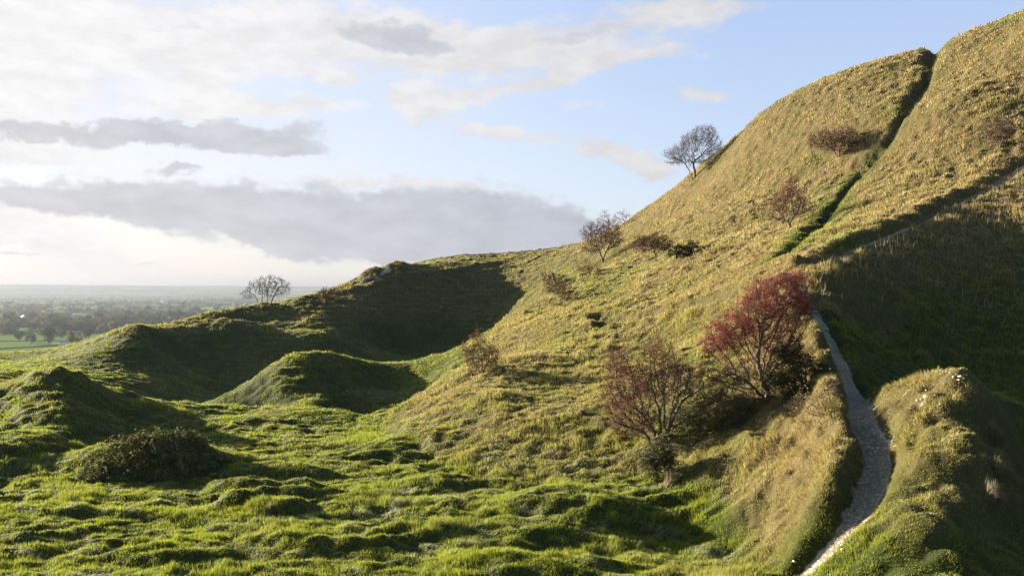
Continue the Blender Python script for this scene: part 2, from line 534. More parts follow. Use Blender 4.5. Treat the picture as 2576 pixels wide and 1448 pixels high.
def ground_at(px, py, dmin=9.0, dmax=140.0):
    """Where the sight line through a surveyed point meets the ground."""
    u, v = (px - PW / 2) / F, (PH / 2 - py) / F
    t = math.atan(u)
    i = int(np.clip(np.searchsorted(AT, t) - 1, 0, len(AT) - 2))
    a = (t - AT[i]) / (AT[i + 1] - AT[i])
    row = GZ[i] * (1 - a) + GZ[i + 1] * a
    tv = v * math.cos(t)
    s = row / AR - tv
    j = np.nonzero((s[1:] >= 0) & (AR[1:] > dmin) & (AR[1:] < dmax))[0]
    if len(j) == 0:
        j = [int(np.argmax(np.where((AR > dmin) & (AR < dmax), s, -9))) - 1]
    j = j[0] + 1
    k = s[j - 1] / (s[j - 1] - s[j]) if s[j - 1] < 0 <= s[j] else 1.0
    r = AR[j - 1] + k * (AR[j] - AR[j - 1])
    x, y = r * math.sin(t), r * math.cos(t)
    return np.array([x, y, float(height(x, y))])


def trace(pts, dmin=9.0):
    return np.array([ground_at(px, py, dmin) for px, py in pts])


def smooth_line(p, n=8):
    """Catmull-Rom through the points."""
    p = np.asarray(p, float)
    q = np.vstack([2 * p[0] - p[1], p, 2 * p[-1] - p[-2]])
    out = []
    for i in range(1, len(q) - 2):
        for s in np.linspace(0, 1, n, endpoint=False):
            a, b, c, d = q[i - 1], q[i], q[i + 1], q[i + 2]
            out.append(0.5 * ((2 * b) + (c - a) * s + (2 * a - 5 * b + 4 * c - d) * s ** 2 + (3 * b - a - 3 * c + d) * s ** 3))
    out.append(q[-2])
    return np.array(out)


def line_dist(x, y, line, reach):
    """Distance to a polyline, side (+ is right of its direction) and position along it (0 to 1); far points get reach."""
    sh = x.shape
    x, y = x.ravel(), y.ravel()
    best = np.full(len(x), reach, dtype=float); side = np.zeros(len(x)); pos = np.zeros(len(x))
    x0, x1 = line[:, 0].min() - reach, line[:, 0].max() + reach
    y0, y1 = line[:, 1].min() - reach, line[:, 1].max() + reach
    sel = np.nonzero((x > x0) & (x < x1) & (y > y0) & (y < y1))[0]
    xs, ys = x[sel], y[sel]
    b, sd_, ps = best[sel], side[sel], pos[sel]
    n = len(line) - 1
    for k in range(n):
        ax, ay = line[k, :2]; dx, dy = line[k + 1, :2] - line[k, :2]
        L2 = dx * dx + dy * dy + 1e-12
        s = np.clip(((xs - ax) * dx + (ys - ay) * dy) / L2, 0, 1)
        d = np.hypot(xs - ax - s * dx, ys - ay - s * dy)
        m = d < b
        b[m] = d[m]
        sd_[m] = np.sign((xs - ax) * dy - (ys - ay) * dx)[m]
        ps[m] = (k + s[m]) / n
    best[sel], side[sel], pos[sel] = b, sd_, ps
    return best.reshape(sh), side.reshape(sh), pos.reshape(sh)


# lines traced on the smooth ground
PATH = smooth_line(trace([(1992, 1442), (2030, 1412), (2080, 1365), (2140, 1300), (2182, 1230), (2205, 1160), (2200, 1100), (2168, 1030), (2148, 970), (2118, 905), (2085, 845), (2055, 795), (2025, 745), (2000, 705)]))
UPPER = smooth_line(trace([(2000, 705), (1998, 684), (2040, 663), (2080, 650), (2140, 625), (2200, 602), (2280, 570), (2360, 533), (2420, 505), (2480, 474), (2530, 445), (2576, 418), (2640, 380)]))
GULLY = smooth_line(np.vstack([[[45.5, 93.0, 0.0], [41.6, 86.5, 0.0]], trace([(2342, 152), (2340, 168), (2328, 200), (2308, 232), (2290, 262), (2262, 300), (2238, 345), (2212, 378), (2180, 420), (2140, 462), (2100, 510), (2060, 560), (2010, 600), (1965, 640)])]))
TRACK = smooth_line(trace([(860, 738), (900, 728), (940, 716), (985, 703), (1040, 697), (1110, 685), (1180, 672), (1255, 660)], 70))
LEDGE = smooth_line(trace([(1500, 802), (1560, 806), (1640, 794), (1720, 775), (1800, 756), (1870, 738), (1920, 715), (1960, 690)]))

BUMPS = [  # low swells on the ground: column, row, height, half widths across and away
    (1560, 1290, 0.5, 2.3, 1.6), (1250, 1275, 0.14, 2.2, 1.0), (1130, 1215, 0.08, 1.1, 0.6), (1780, 1370, -0.15, 1.2, 0.9), (1840, 1290, 0.30, 0.8, 0.7), (1900, 1330, -0.25, 0.9, 0.8), (1420, 1380, -0.25, 0.9, 0.9),
    (610, 1230, 0.30, 0.8, 0.7), (730, 1245, 0.30, 0.9, 0.7), (590, 1265, 0.28, 0.45, 0.45), (700, 1280, 0.26, 0.6, 0.5), (680, 1195, 0.35, 1.6, 0.7), (230, 1165, 0.12, 0.9, 0.7), (400, 1170, 0.55, 2.3, 1.4),
    (900, 1250, 0.12, 0.7, 0.7), (1090, 1220, 0.1, 0.8, 0.5), (960, 1140, 0.16, 1.0, 0.8), (1000, 1115, 0.15, 1.2, 0.7), (450, 1060, 0.15, 3.0, 1.2), (100, 948, 0.25, 2.5, 1.5),
    (2300, 1380, 0.12, 0.8, 0.8), (1300, 1420, 0.18, 1.4, 0.8), (420, 1400, 0.12, 1.0, 0.5), (150, 1290, 0.12, 1.4, 0.5), (820, 1370, 0.12, 1.2, 0.5), (1000, 1330, 0.12, 1.3, 0.6),
    (1520, 812, -0.35, 0.55, 0.9), (1000, 672, 0.5, 1.2, 2.0), (930, 690, 0.5, 1.0, 2.0), (620, 800, 0.15, 1.5, 1.0),
]
BUMPS_XY = [(ground_at(px, py), h, a, b) for px, py, h, a, b in BUMPS]


def masks(x, y):
    dp, sp, _ = line_dist(x, y, PATH, 4.0)
    du, su, pu = line_dist(x, y, UPPER, 4.0)
    dg, sg, pg = line_dist(x, y, GULLY, 5.0)
    return dp, sp, du, su, pu, dg, sg, pg


_SE = sorted((math.atan((px - PW / 2) / F), d * math.hypot(1, (px - PW / 2) / F)) for px, d in ((955, 36.6), (1000, 33.6), (1100, 29.3), (1250, 26.8), (1450, 25.6), (1650, 25.2), (1800, 22.8), (1930, 18.8)))
_SS = sorted((math.atan((px - PW / 2) / F), d * math.hypot(1, (px - PW / 2) / F)) for px, d in ((955, 36.8), (1000, 38.8), (1050, 40.8), (1112, 43.4), (1160, 46), (1210, 52), (1250, 62), (1300, 68), (1345, 80), (1400, 110), (1950, 110)))


def spur_mask(t, r):
    """1 on the spur's own face: above the meadow edge, this side of its skyline."""
    lo = np.interp(t, [a for a, b in _SE], [b for a, b in _SE])
    hi = np.interp(t, [a for a, b in _SS], [b for a, b in _SS])
    return sstep(lo - 0.4, lo + 1.4, r) * sstep(hi + 1.0, hi - 0.2, r) * sstep(-0.152, -0.142, t) * sstep(0.36, 0.30, t)


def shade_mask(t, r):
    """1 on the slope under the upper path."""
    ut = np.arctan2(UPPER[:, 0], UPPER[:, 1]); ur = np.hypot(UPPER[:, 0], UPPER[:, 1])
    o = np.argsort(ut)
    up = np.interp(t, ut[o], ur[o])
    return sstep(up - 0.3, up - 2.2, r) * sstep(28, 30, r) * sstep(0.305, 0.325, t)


def shape_ground():
    global GZ
    z = GZ
    x, y = GX_, GY_
    dp, sp, du, su, pu, dg, sg, pg = masks(x, y)
    pp = line_dist(x, y, PATH, 4.0)[2]
    for p, h, a, b in BUMPS_XY:
        q = np.maximum(1 - (((x - p[0]) / (a * 1.6)) ** 2 + ((y - p[1]) / (b * 1.6)) ** 2), 0)
        z = z + h * q * q * (3 - 2 * q)
    z = z + 0.22 * spur_mask(GT, GR) * sstep(0.17, 0.02, GT)
    # gully up the hillside: a sunk way with a steeper near lip
    w = 0.55 + 0.2 * np.sin(pg * 23)
    z = z - (1.05 - 0.5 * pg) * np.exp(-(dg / w) ** 2)
    # main path: a trodden trench, its bank on the left higher
    left = np.where(sp < 0, 1.0, 0.0)
    z = z - 0.34 * np.exp(-(dp / 0.48) ** 4) + 0.62 * sstep(0.07, 0.30, pp) * sstep(1.0, 0.90, pp) * left * np.exp(-((dp - 0.85) / 0.5) ** 2) * (dp < 3.9)
    z = z - 0.16 * np.exp(-(du / 0.5) ** 4) + 0.22 * np.exp(-((du - 0.95) / 0.5) ** 2) * (su < 0) * (du < 3.9) * sstep(0.01, 0.10, pu)
    dt, st, pt = line_dist(x, y, TRACK, 4.0)
    z = z + 0.30 * np.exp(-(dt / 0.8) ** 2)
    dl, sl, pl = line_dist(x, y, LEDGE, 3.0)
    z = z - 0.22 * np.exp(-(dl / 0.5) ** 2) + 0.12 * np.exp(-((dl - 0.9) / 0.5) ** 2)
    flat = 1 - np.maximum(np.exp(-(dp / 0.45) ** 4), np.exp(-(du / 0.4) ** 4)) * 0.9
    r = GR
    hill = np.maximum(sstep(-5.6, -3.0, z), spur_mask(GT, GR))
    n1 = fbm(x / 3.6, y / 2.6, 3, 1)
    n2 = perlin(x / 1.5 + 0.4 * n1, y / 0.85, 7)
    n3 = perlin(x / 0.62, y / 0.42, 9)
    n4 = perlin(x / 0.24, y / 0.2, 11)
    n5 = fbm(x / 0.9, y / 0.9, 3, 15, 0.6)
    lump = 0.45 + 0.75 * sstep(-0.5, 0.6, perlin(x / 4.5, y / 3.2, 19))
    terr = np.sin(z * 2 * np.pi / 0.55 + 2.2 * n1 + 1.5 * perlin(x / 2.5, y / 2.5, 17)) * sstep(-0.3, 0.4, perlin(x / 6.0, y / 6.0, 18))
    ridges = sstep(-6.6, -5.2, z) * sstep(30, 36, r) * (GT < 0.0)
    meadow = (0.075 * n1 + 0.125 * (0.6 - 1.6 * np.abs(n2)) * lump + 0.095 * n3 * lump + 0.022 * n4)
    slope = (0.095 * n1 + 0.12 * n5 + 0.07 * n3 + 0.015 * n4)
    slope = slope * (1 - 0.4 * spur_mask(GT, GR) * sstep(0.10, 0.02, GT))
    tus = meadow * (1 - hill) + slope * hill + 0.06 * terr * np.maximum(hill * (1 - sstep(60, 75, r) * (GT > 0.02)), ridges)
    tus = tus * sstep(3, 10, r) * (1 - sstep(150, 260, r)) * (1 + 0.4 * sstep(40, 90, r) * hill) * (1 - 0.15 * sstep(46, 60, r) * (GT < 0.02))
    GZ = z + tus * flat


shape_ground()
print("terrain grid", GZ.shape)


# ------------------------------------------------------------------ materials of the ground
def new_mat(name):
    m = bpy.data.materials.new(name)
    m.use_nodes = True
    T = NT(m.node_tree)
    out = T.n('ShaderNodeOutputMaterial')
    return m, T, out


def attr(T, name):
    return T.n('ShaderNodeAttribute', attribute_name=name)


def ground_material():
    m, T, out = new_mat("turf")
    geo = T.n('ShaderNodeNewGeometry')
    P = geo.outputs['Position']
    dry = attr(T, "dry").outputs['Fac']
    chalk = attr(T, "chalk").outputs['Fac']
    n1 = T.noise(P, 1.1, 5, 0.6)
    n2 = T.noise(P, 6.0, 5, 0.7)
    n3 = T.noise(P, 0.35, 3, 0.5)
    green = T.mix(n2, (0.008, 0.014, 0.002, 1), (0.022, 0.034, 0.005, 1))
    straw = T.mix(n2, (0.026, 0.020, 0.008, 1), (0.095, 0.074, 0.033, 1))
    f = T.m('ADD', dry, T.m('MULTIPLY', T.m('SUBTRACT', n1, 0.5), 0.9), clamp=True)
    col = T.mix(f, green, straw)
    ch = T.mix(n2, (0.13, 0.12, 0.095, 1), (0.29, 0.275, 0.24, 1))
    cf = T.ramp(T.m('ADD', chalk, T.m('MULTIPLY', T.m('SUBTRACT', T.noise(P, 4.0, 6, 0.7), 0.5), 0.9)), 0.4, 0.62)
    col = T.mix(cf, col, ch)
    bs = T.n('ShaderNodeBsdfPrincipled')
    T.put(bs.inputs['Base Color'], col)
    bs.inputs['Roughness'].default_value = 0.95
    bs.inputs['Specular IOR Level'].default_value = 0.1
    bump = T.n('ShaderNodeBump')
    bump.inputs['Strength'].default_value = 0.6
    bump.inputs['Distance'].default_value = 0.06
    T.put(bump.inputs['Height'], n2)
    T.put(bs.inputs['Normal'], bump.outputs[0])
    T.t.links.new(bs.outputs[0], out.inputs[0])
    return m


def vale_material():
    """Farmland: fields of several greens and stubble, hedged with dark lines."""
    m, T, out = new_mat("farmland")
    geo = T.n('ShaderNodeNewGeometry')
    P = T.vm('MULTIPLY', geo.outputs['Position'], (1, 1, 0)).outputs[0]
    wob = T.n('ShaderNodeTexNoise'); T.put(wob.inputs['Vector'], P); wob.inputs['Scale'].default_value = 0.004
    P2 = T.vm('ADD', P, T.vm('SCALE', wob.outputs['Color'], scale=90.0).outputs[0]).outputs[0]
    vor = T.n('ShaderNodeTexVoronoi', feature='F1'); vor.inputs['Scale'].default_value = 1 / 260.0
    T.put(vor.inputs['Vector'], P2)
    ed = T.n('ShaderNodeTexVoronoi', feature='DISTANCE_TO_EDGE'); ed.inputs['Scale'].default_value = 1 / 260.0
    T.put(ed.inputs['Vector'], P2)
    r = T.sep(vor.outputs['Color'])[0]
    cr = T.n('ShaderNodeValToRGB')
    cr.color_ramp.interpolation = 'CONSTANT'
    e = cr.color_ramp.elements
    e[0].position = 0; e[0].color = (0.09, 0.14, 0.032, 1)
    e[1].position = 0.3; e[1].color = (0.10, 0.145, 0.036, 1)
    for p, c in ((0.5, (0.06, 0.085, 0.025, 1)), (0.72, (0.20, 0.17, 0.08, 1)), (0.82, (0.13, 0.20, 0.045, 1)), (0.92, (0.10, 0.085, 0.05, 1))):
        k = e.new(p); k.color = c
    T.put(cr.inputs[0], r)
    col = T.mix(T.noise(P, 0.02, 4, 0.6), cr.outputs[0], T.mix(0.5, cr.outputs[0], (0.03, 0.05, 0.015, 1)))
    wood = T.ramp(T.noise(P, 0.0016, 4, 0.6), 0.56, 0.60)
    col = T.mix(T.m('MULTIPLY', wood, 0.85), col, (0.022, 0.032, 0.012, 1))
    hed = T.ramp(ed.outputs['Distance'], 0.02, 0.05, 1.0, 0.0)
    col = T.mix(hed, col, (0.018, 0.028, 0.010, 1))
    bs = T.n('ShaderNodeBsdfDiffuse')
    T.put(bs.inputs['Color'], col)
    T.t.links.new(bs.outputs[0], out.inputs[0])
    return m


def zones(x, y, z):
    """How dry (straw) and how chalky the turf is, from where it lies."""
    t, r = to_polar(x, y)
    hill = sstep(-5.5, 8.0, z) * sstep(-0.05, 0.12, t)
    left = sstep(-6.0, -2.0, z) * (1 - sstep(-0.05, 0.12, t)) * 0.40
    d = 0.10 + 0.80 * hill + left + 0.40 * spur_mask(t, r) * sstep(75, 50, r)
    n = fbm(x / 5.0, y / 5.0, 4, 21)
    n2 = fbm((x + y * 0.3) / 2.2, (y - x * 0.3) / 6.0, 3, 23)
    d = d + (0.26 * n + 0.30 * n2) * (0.45 + 0.55 * hill)
    dp, sp, du, su, pu, dg, sg, pg = masks(x, y)
    d = d + 0.38 * np.exp(-((dp - 1.6) / 1.1) ** 2) * (sp < 0) * (dp < 3.9)
    d = d + 0.2 * np.exp(-((du - 1.8) / 1.4) ** 2) * (du < 3.9)
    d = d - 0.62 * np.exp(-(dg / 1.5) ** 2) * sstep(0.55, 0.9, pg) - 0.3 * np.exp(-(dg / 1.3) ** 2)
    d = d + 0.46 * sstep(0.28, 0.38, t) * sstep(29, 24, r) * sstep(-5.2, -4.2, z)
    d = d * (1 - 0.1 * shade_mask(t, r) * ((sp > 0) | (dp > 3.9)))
    # slope under the upper path: rank brown grass
    d = np.where((su > 0) & (du < 4), d + 0.12, d)
    c = 0.9 * np.exp(-(dp / 0.33) ** 4) + 0.42 * np.exp(-(du / 0.25) ** 4) + 0.5 * np.exp(-(dg / 0.3) ** 2) * (np.sin(pg * 40) > 0.55) * (dg < 4.9)
    for (px, py, a, w) in CHALK_SPOTS:
        c = c + w * np.exp(-(((x - px) / a) ** 2 + ((y - py) / a) ** 2))
    return np.clip(d, 0, 1), np.clip(c, 0, 1)


CHALK_SPOTS = []
for px, py, a, w in [(968, 682, 0.55, 0.7), (960, 690, 0.5, 0.65), (950, 699, 0.45, 0.7), (930, 697, 0.5, 0.6), (936, 709, 0.45, 0.6), (977, 675, 0.5, 0.7), (2415, 948, 0.12, 0.5), (2330, 985, 0.15, 0.45), (2280, 985, 0.2, 0.5),
                     (2240, 1110, 0.15, 0.5), (2320, 1005, 0.25, 0.5), (2400, 1150, 0.2, 0.35), (2060, 820, 0.3, 0.8), (1640, 1225, 0.25, 0.6), (2030, 775, 0.3, 0.7), (2200, 880, 0.2, 0.42), (2185, 860, 0.2, 0.42), (2220, 905, 0.2, 0.42)]:
    q = ground_at(px, py)
    CHALK_SPOTS.append((q[0], q[1], a, w))

TURF, FARM = ground_material(), vale_material()


def build_ground():
    nt, nr = GZ.shape
    verts = np.stack([GX_, GY_, GZ], -1).reshape(-1, 3)
    i = np.arange(nt - 1)[:, None]; j = np.arange(nr - 1)[None]
    a = i * nr + j
    q = np.stack([a, a + 1, a + nr + 1, a + nr], -1)          # seen from above: anticlockwise
    q = q[..., ::-1].reshape(-1, 4)
    # close the seam behind the camera and the disc at its foot
    jj = np.arange(nr - 1)
    seam = np.stack([(nt - 1) * nr + jj, (nt - 1) * nr + jj + 1, jj + 1, jj], -1)[:, ::-1]
    verts = np.vstack([verts, [[0, 0, -1.75]]])
    ii = np.arange(nt)
    nxt = (ii + 1) % nt
    cap = np.stack([np.full(nt, len(verts) - 1), ii * nr, nxt * nr], -1)[:, ::-1]
    loops = np.concatenate([q.ravel(), seam.ravel(), cap.ravel()])
    n4 = len(q) + len(seam)
    starts = np.concatenate([np.arange(n4) * 4, n4 * 4 + np.arange(nt) * 3])
    d, c = zones(GX_, GY_, GZ)
    d, c = np.append(d.ravel(), 0.2), np.append(c.ravel(), 0.0)
    o = mesh_obj("ground", verts, loops, starts, None, mat=TURF, attrs={"dry": d, "chalk": c})
    o.data.materials.append(FARM)
    mi = np.zeros(len(starts), dtype=np.int32)
    rq = np.broadcast_to(AR[None, :-1], (nt - 1, nr - 1)).ravel()
    mi[:len(q)] = (rq > 300)
    mi[len(q):n4] = (AR[:-1] > 300)
    o.data.polygons.foreach_set("material_index", mi)
    tag(o, "grassy chalk hillside and pit running down to the farmland vale", "ground", kind="structure")
    return o


build_ground()


# ------------------------------------------------------------------ plant materials (colour comes with each blade or leaf)
def leaf_material(name, trans=0.45, gloss=0.05, rough=0.45, tint=1.0):
    m, T, out = new_mat(name)
    c = attr(T, "col").outputs['Color']
    if tint != 1.0:
        c = T.vm('SCALE', c, scale=tint).outputs[0]
    d = T.n('ShaderNodeBsdfDiffuse'); T.put(d.inputs['Color'], c)
    t = T.n('ShaderNodeBsdfTranslucent'); T.put(t.inputs['Color'], c)
    g = T.n('ShaderNodeBsdfGlossy'); g.inputs['Roughness'].default_value = rough
    g.inputs['Color'].default_value = (1, 1, 1, 1)
    a = T.n('ShaderNodeMixShader'); a.inputs[0].default_value = trans
    T.t.links.new(d.outputs[0], a.inputs[1]); T.t.links.new(t.outputs[0], a.inputs[2])
    b = T.n('ShaderNodeMixShader'); b.inputs[0].default_value = gloss
    T.t.links.new(a.outputs[0], b.inputs[1]); T.t.links.new(g.outputs[0], b.inputs[2])
    T.t.links.new(b.outputs[0], out.inputs[0])
    return m


def bark_material(name, dark, pale):
    m, T, out = new_mat(name)
    geo = T.n('ShaderNodeNewGeometry')
    n = T.noise(geo.outputs['Position'], 14.0, 4, 0.65)
    bs = T.n('ShaderNodeBsdfPrincipled')
    T.put(bs.inputs['Base Color'], T.mix(T.ramp(n, 0.35, 0.65), (*dark, 1), (*pale, 1)))
    bs.inputs['Roughness'].default_value = 0.9
    bs.inputs['Specular IOR Level'].default_value = 0.15
    T.t.links.new(bs.outputs[0], out.inputs[0])
    return m


GRASS_MAT = leaf_material("grass_blade", 0.48, 0.014, 0.55, 0.98)
LEAF_MAT = leaf_material("leaf", 0.35, 0.012, 0.55, 0.85)
BERRY_MAT = leaf_material("berry", 0.0, 0.02, 0.3)
BARK = bark_material("hawthorn_bark", (0.040, 0.031, 0.022), (0.15, 0.125, 0.09))
BARK_DARK = bark_material("dark_bark", (0.018, 0.013, 0.010), (0.05, 0.037, 0.028))
TWIG = bark_material("twig_bark", (0.030, 0.019, 0.014), (0.085, 0.058, 0.040))
TWIG_GREY = bark_material("grey_twig_bark", (0.045, 0.036, 0.032), (0.13, 0.105, 0.085))


# ------------------------------------------------------------------ grass
def horizon_mask(t, r, lift):
    """True where ground lies in view, or nearly, from the hill path (saves growing grass on hidden slopes)."""
    i = np.clip(np.searchsorted(AT, t), 0, len(AT) - 1)
    j = np.clip(np.searchsorted(AR, r), 0, len(AR) - 1)
    s = GZ[:, 1:] / AR[1:]
    s[:, AR[1:] < 4] = -9
    top = np.maximum.accumulate(s, axis=1)
    jj = np.clip(j - 1, 0, len(AR) - 2)
    return s[i, jj] + lift / r > top[i, jj]


def blades(x, y, h, w, lean_x, lean_y, col, rng, curl=0.6):
    """Five-point blades bending over: quad and tip."""
    n = len(x)
    z = height(x, y) - 0.02
    ang = rng.random(n) * np.pi
    cx, cy = np.cos(ang) * w * 0.5, np.sin(ang) * w * 0.5
    root = np.stack([x, y, z], -1)
    side = np.stack([cx, cy, np.zeros(n)], -1)
    lean = np.stack([lean_x, lean_y, np.zeros(n)], -1)
    L = np.linalg.norm(lean, axis=1, keepdims=True)
    rise1 = np.sqrt(np.maximum(1 - np.minimum(L * 0.5, 0.95) ** 2, 0.05))
    mid = root + (lean * 0.45 + np.concatenate([np.zeros((n, 2)), rise1], 1)) * (h * 0.55)[:, None]
    bend = np.minimum(L * (0.8 + curl), 0.99)
    rise2 = np.sqrt(np.maximum(1 - bend ** 2, 0.02))
    tip = mid + (lean / np.maximum(L, 1e-6) * bend + np.concatenate([np.zeros((n, 2)), rise2], 1)) * (h * 0.5)[:, None]
    v = np.stack([root - side, root + side, mid + side * 0.8, mid - side * 0.8, tip], 1).reshape(-1, 3)
    b = np.arange(n)[:, None] * 5
    loops = np.concatenate([b + np.array([[0, 1, 2, 3]]), b + np.array([[3, 2, 4]])], 1).ravel()
    starts = (np.arange(n)[:, None] * 7 + np.array([[0, 4]])).ravel()
    return v, loops, starts, np.repeat(col, 5, axis=0)


def slope_at(x, y, e=0.4):
    return (height(x + e, y) - height(x - e, y)) / (2 * e), (height(x, y + e) - height(x, y - e)) / (2 * e)


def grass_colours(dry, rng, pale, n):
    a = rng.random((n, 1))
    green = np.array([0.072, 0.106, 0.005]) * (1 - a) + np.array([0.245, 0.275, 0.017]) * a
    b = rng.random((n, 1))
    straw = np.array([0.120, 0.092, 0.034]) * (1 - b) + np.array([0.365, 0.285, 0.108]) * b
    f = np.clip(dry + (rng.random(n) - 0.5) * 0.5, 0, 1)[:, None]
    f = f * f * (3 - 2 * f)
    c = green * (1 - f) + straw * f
    p = pale[:, None]
    return c * (1 - p) + np.array([0.24, 0.25, 0.16]) * p


def build_grass():
    rng = np.random.default_rng(11)
    n = GRASS_N
    t = rng.uniform(-0.60, 0.60, n)
    r = np.exp(rng.uniform(math.log(10.5), math.log(128.0), n))
    ok = horizon_mask(t, r, 0.45)
    t, r = t[ok], r[ok]
    x, y = r * np.sin(t), r * np.cos(t)
    # gather into tufts
    k = perlin(x / 0.33, y / 0.33, 31) + 0.6 * perlin(x / 0.9, y / 0.7, 33)
    keep = rng.random(len(x)) < np.clip(0.68 + 0.8 * k * sstep(80, 25, r) * sstep(14, 22, r), 0.25, 1)
    x, y, r, t, k = x[keep], y[keep], r[keep], t[keep], k[keep]
    z = height(x, y)
    d, c = zones(x, y, z)
    keep = rng.random(len(x)) > np.clip(c * 2.0 - 0.45, 0, 0.96)
    x, y, r, t, k, z, d = x[keep], y[keep], r[keep], t[keep], k[keep], z[keep], d[keep]
    n = len(x)
    sx, sy = slope_at(x, y)
    rank = sstep(-0.1, 0.9, fbm(x / 2.4, y / 2.0, 3, 35))             # long and short patches
    laid = sstep(0.32, 0.75, fbm(x / 1.3, y / 0.9, 3, 37)) * sstep(-5.0, -5.6, z) * sstep(70, 45, r)     # laid patches in the meadow, their silvery sheen put into the blade colour
    short = 0.065 + 0.085 * rank
    longg = (0.14 + 0.24 * rank) * (0.62 + 0.38 * sstep(32, 50, r))
    h = (short * (1 - d) + longg * d) * (0.6 + 0.8 * rng.random(n)) * (1 + 0.5 * np.clip(k, -0.4, 1))
    h = h * (1 - 0.12 * sstep(35, 60, r)) * (1 + 0.5 * np.clip(perlin(x / 1.3, y / 1.3, 39), -0.5, 1) * sstep(25, 45, r))
    h = h * (1 + 0.5 * laid) * (1 - 0.22 * sstep(0.33, 0.38, t) * sstep(29, 25, r))
    w = np.maximum(0.0095, 0.00046 * r) * (0.7 + 0.6 * rng.random(n))
    wx = 0.55 * perlin(x / 1.1, y / 1.1, 45) + 0.35 * perlin(x / 5, y / 5, 47)
    wy = 0.55 * perlin(x / 1.1 + 50, y / 1.1, 49) + 0.35 * perlin(x / 5 + 50, y / 5, 51)
    lx = -0.8 * sx + wx + 0.12 + (rng.random(n) - 0.5) * 0.7
    ly = -0.8 * sy + wy - 0.08 + (rng.random(n) - 0.5) * 0.7
    lx = lx * (1 - laid) + laid * (0.9 + 0.3 * wx)
    ly = ly * (1 - laid) + laid * (-0.35 + 0.5 * wy)
    col = grass_colours(d, rng, np.clip(laid * 0.75 * (rng.random(n) < 0.7) + 0.05 * rng.random(n), 0, 1), n)
    # three stands of grass, by where they grow
    pit = (z < -5.3) & (r > 46) | (t < -0.03) & (r > 46)
    hillm = ~pit & (z > -5.25)
    for name, label, m in (("meadow_grass", "lush green tussocky grass covering the foreground meadow", ~pit & ~hillm),
                           ("hillside_grass", "long straw and green grass covering the hillside and the spur", hillm),
                           ("pit_grass", "short green grass lining the old pit and its ridges", pit)):
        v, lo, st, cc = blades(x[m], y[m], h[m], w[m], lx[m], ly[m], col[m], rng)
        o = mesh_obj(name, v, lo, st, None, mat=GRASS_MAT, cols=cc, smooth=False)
        tag(o, label, "grass", kind="stuff")
        print(name, m.sum())
    # tall dead stems on the shaded slope under the upper path and along rims
    n = 6000
    px = rng.uniform(2060, 2640, n); dd = rng.uniform(34, 54, n)
    x = (px - PW / 2) / F * dd; y = dd
    du, su, _ = line_dist(x, y, UPPER, 14.0)
    m = (su > 0) & (du > 0.7) & (rng.random(n) < np.exp(-du / 5.0)) & (perlin(x / 1.5, y / 1.5, 53) > -0.1)
    x, y = x[m], y[m]
    n = len(x)
    v, lo, st, cc = blades(x, y, 0.25 + 0.65 * rng.random(n) ** 2, 0.014 + 0.010 * rng.random(n), (rng.random(n) - 0.5) * 0.9 + 0.15, (rng.random(n) - 0.5) * 0.7,
                           np.array([0.20, 0.15, 0.085])[None] * (0.5 + 0.8 * rng.random((n, 1))), rng, 0.2)
    o = mesh_obj("tall_dead_grass", v, lo, st, None, mat=GRASS_MAT, cols=cc, smooth=False)
    tag(o, "tall thin dead stems standing on the shaded slope below the upper path", "dead grass", kind="stuff")


GRASS_N = 2700000
build_grass()


# ------------------------------------------------------------------ the chalk path: its own strip, pressed into the trench
def path_material():
    m, T, out = new_mat("trodden_chalk")
    geo = T.n('ShaderNodeNewGeometry')
    P = geo.outputs['Position']
    n = T.noise(P, 9.0, 6, 0.75)
    v = T.n('ShaderNodeTexVoronoi'); T.put(v.inputs['Vector'], P); v.inputs['Scale'].default_value = 24.0
    big = T.noise(P, 1.3, 3, 0.6)
    col = T.mix(T.ramp(n, 0.35, 0.68), (0.11, 0.086, 0.056, 1), (0.24, 0.205, 0.15, 1))
    col = T.mix(T.m('MULTIPLY', T.ramp(big, 0.42, 0.62), 0.75), col, (0.115, 0.09, 0.06, 1))
    col = T.mix(T.ramp(T.sep(v.outputs['Color'])[0], 0.82, 0.9), col, (0.30, 0.275, 0.225, 1))
    bs = T.n('ShaderNodeBsdfPrincipled')
    T.put(bs.inputs['Base Color'], col)
    bs.inputs['Roughness'].default_value = 0.9
    bs.inputs['Specular IOR Level'].default_value = 0.2
    bump = T.n('ShaderNodeBump'); bump.inputs['Distance'].default_value = 0.05
    T.put(bump.inputs['Height'], T.m('ADD', n, T.m('MULTIPLY', v.outputs['Distance'], -0.5)))
    T.put(bs.inputs['Normal'], bump.outputs[0])
    T.t.links.new(bs.outputs[0], out.inputs[0])
    return m


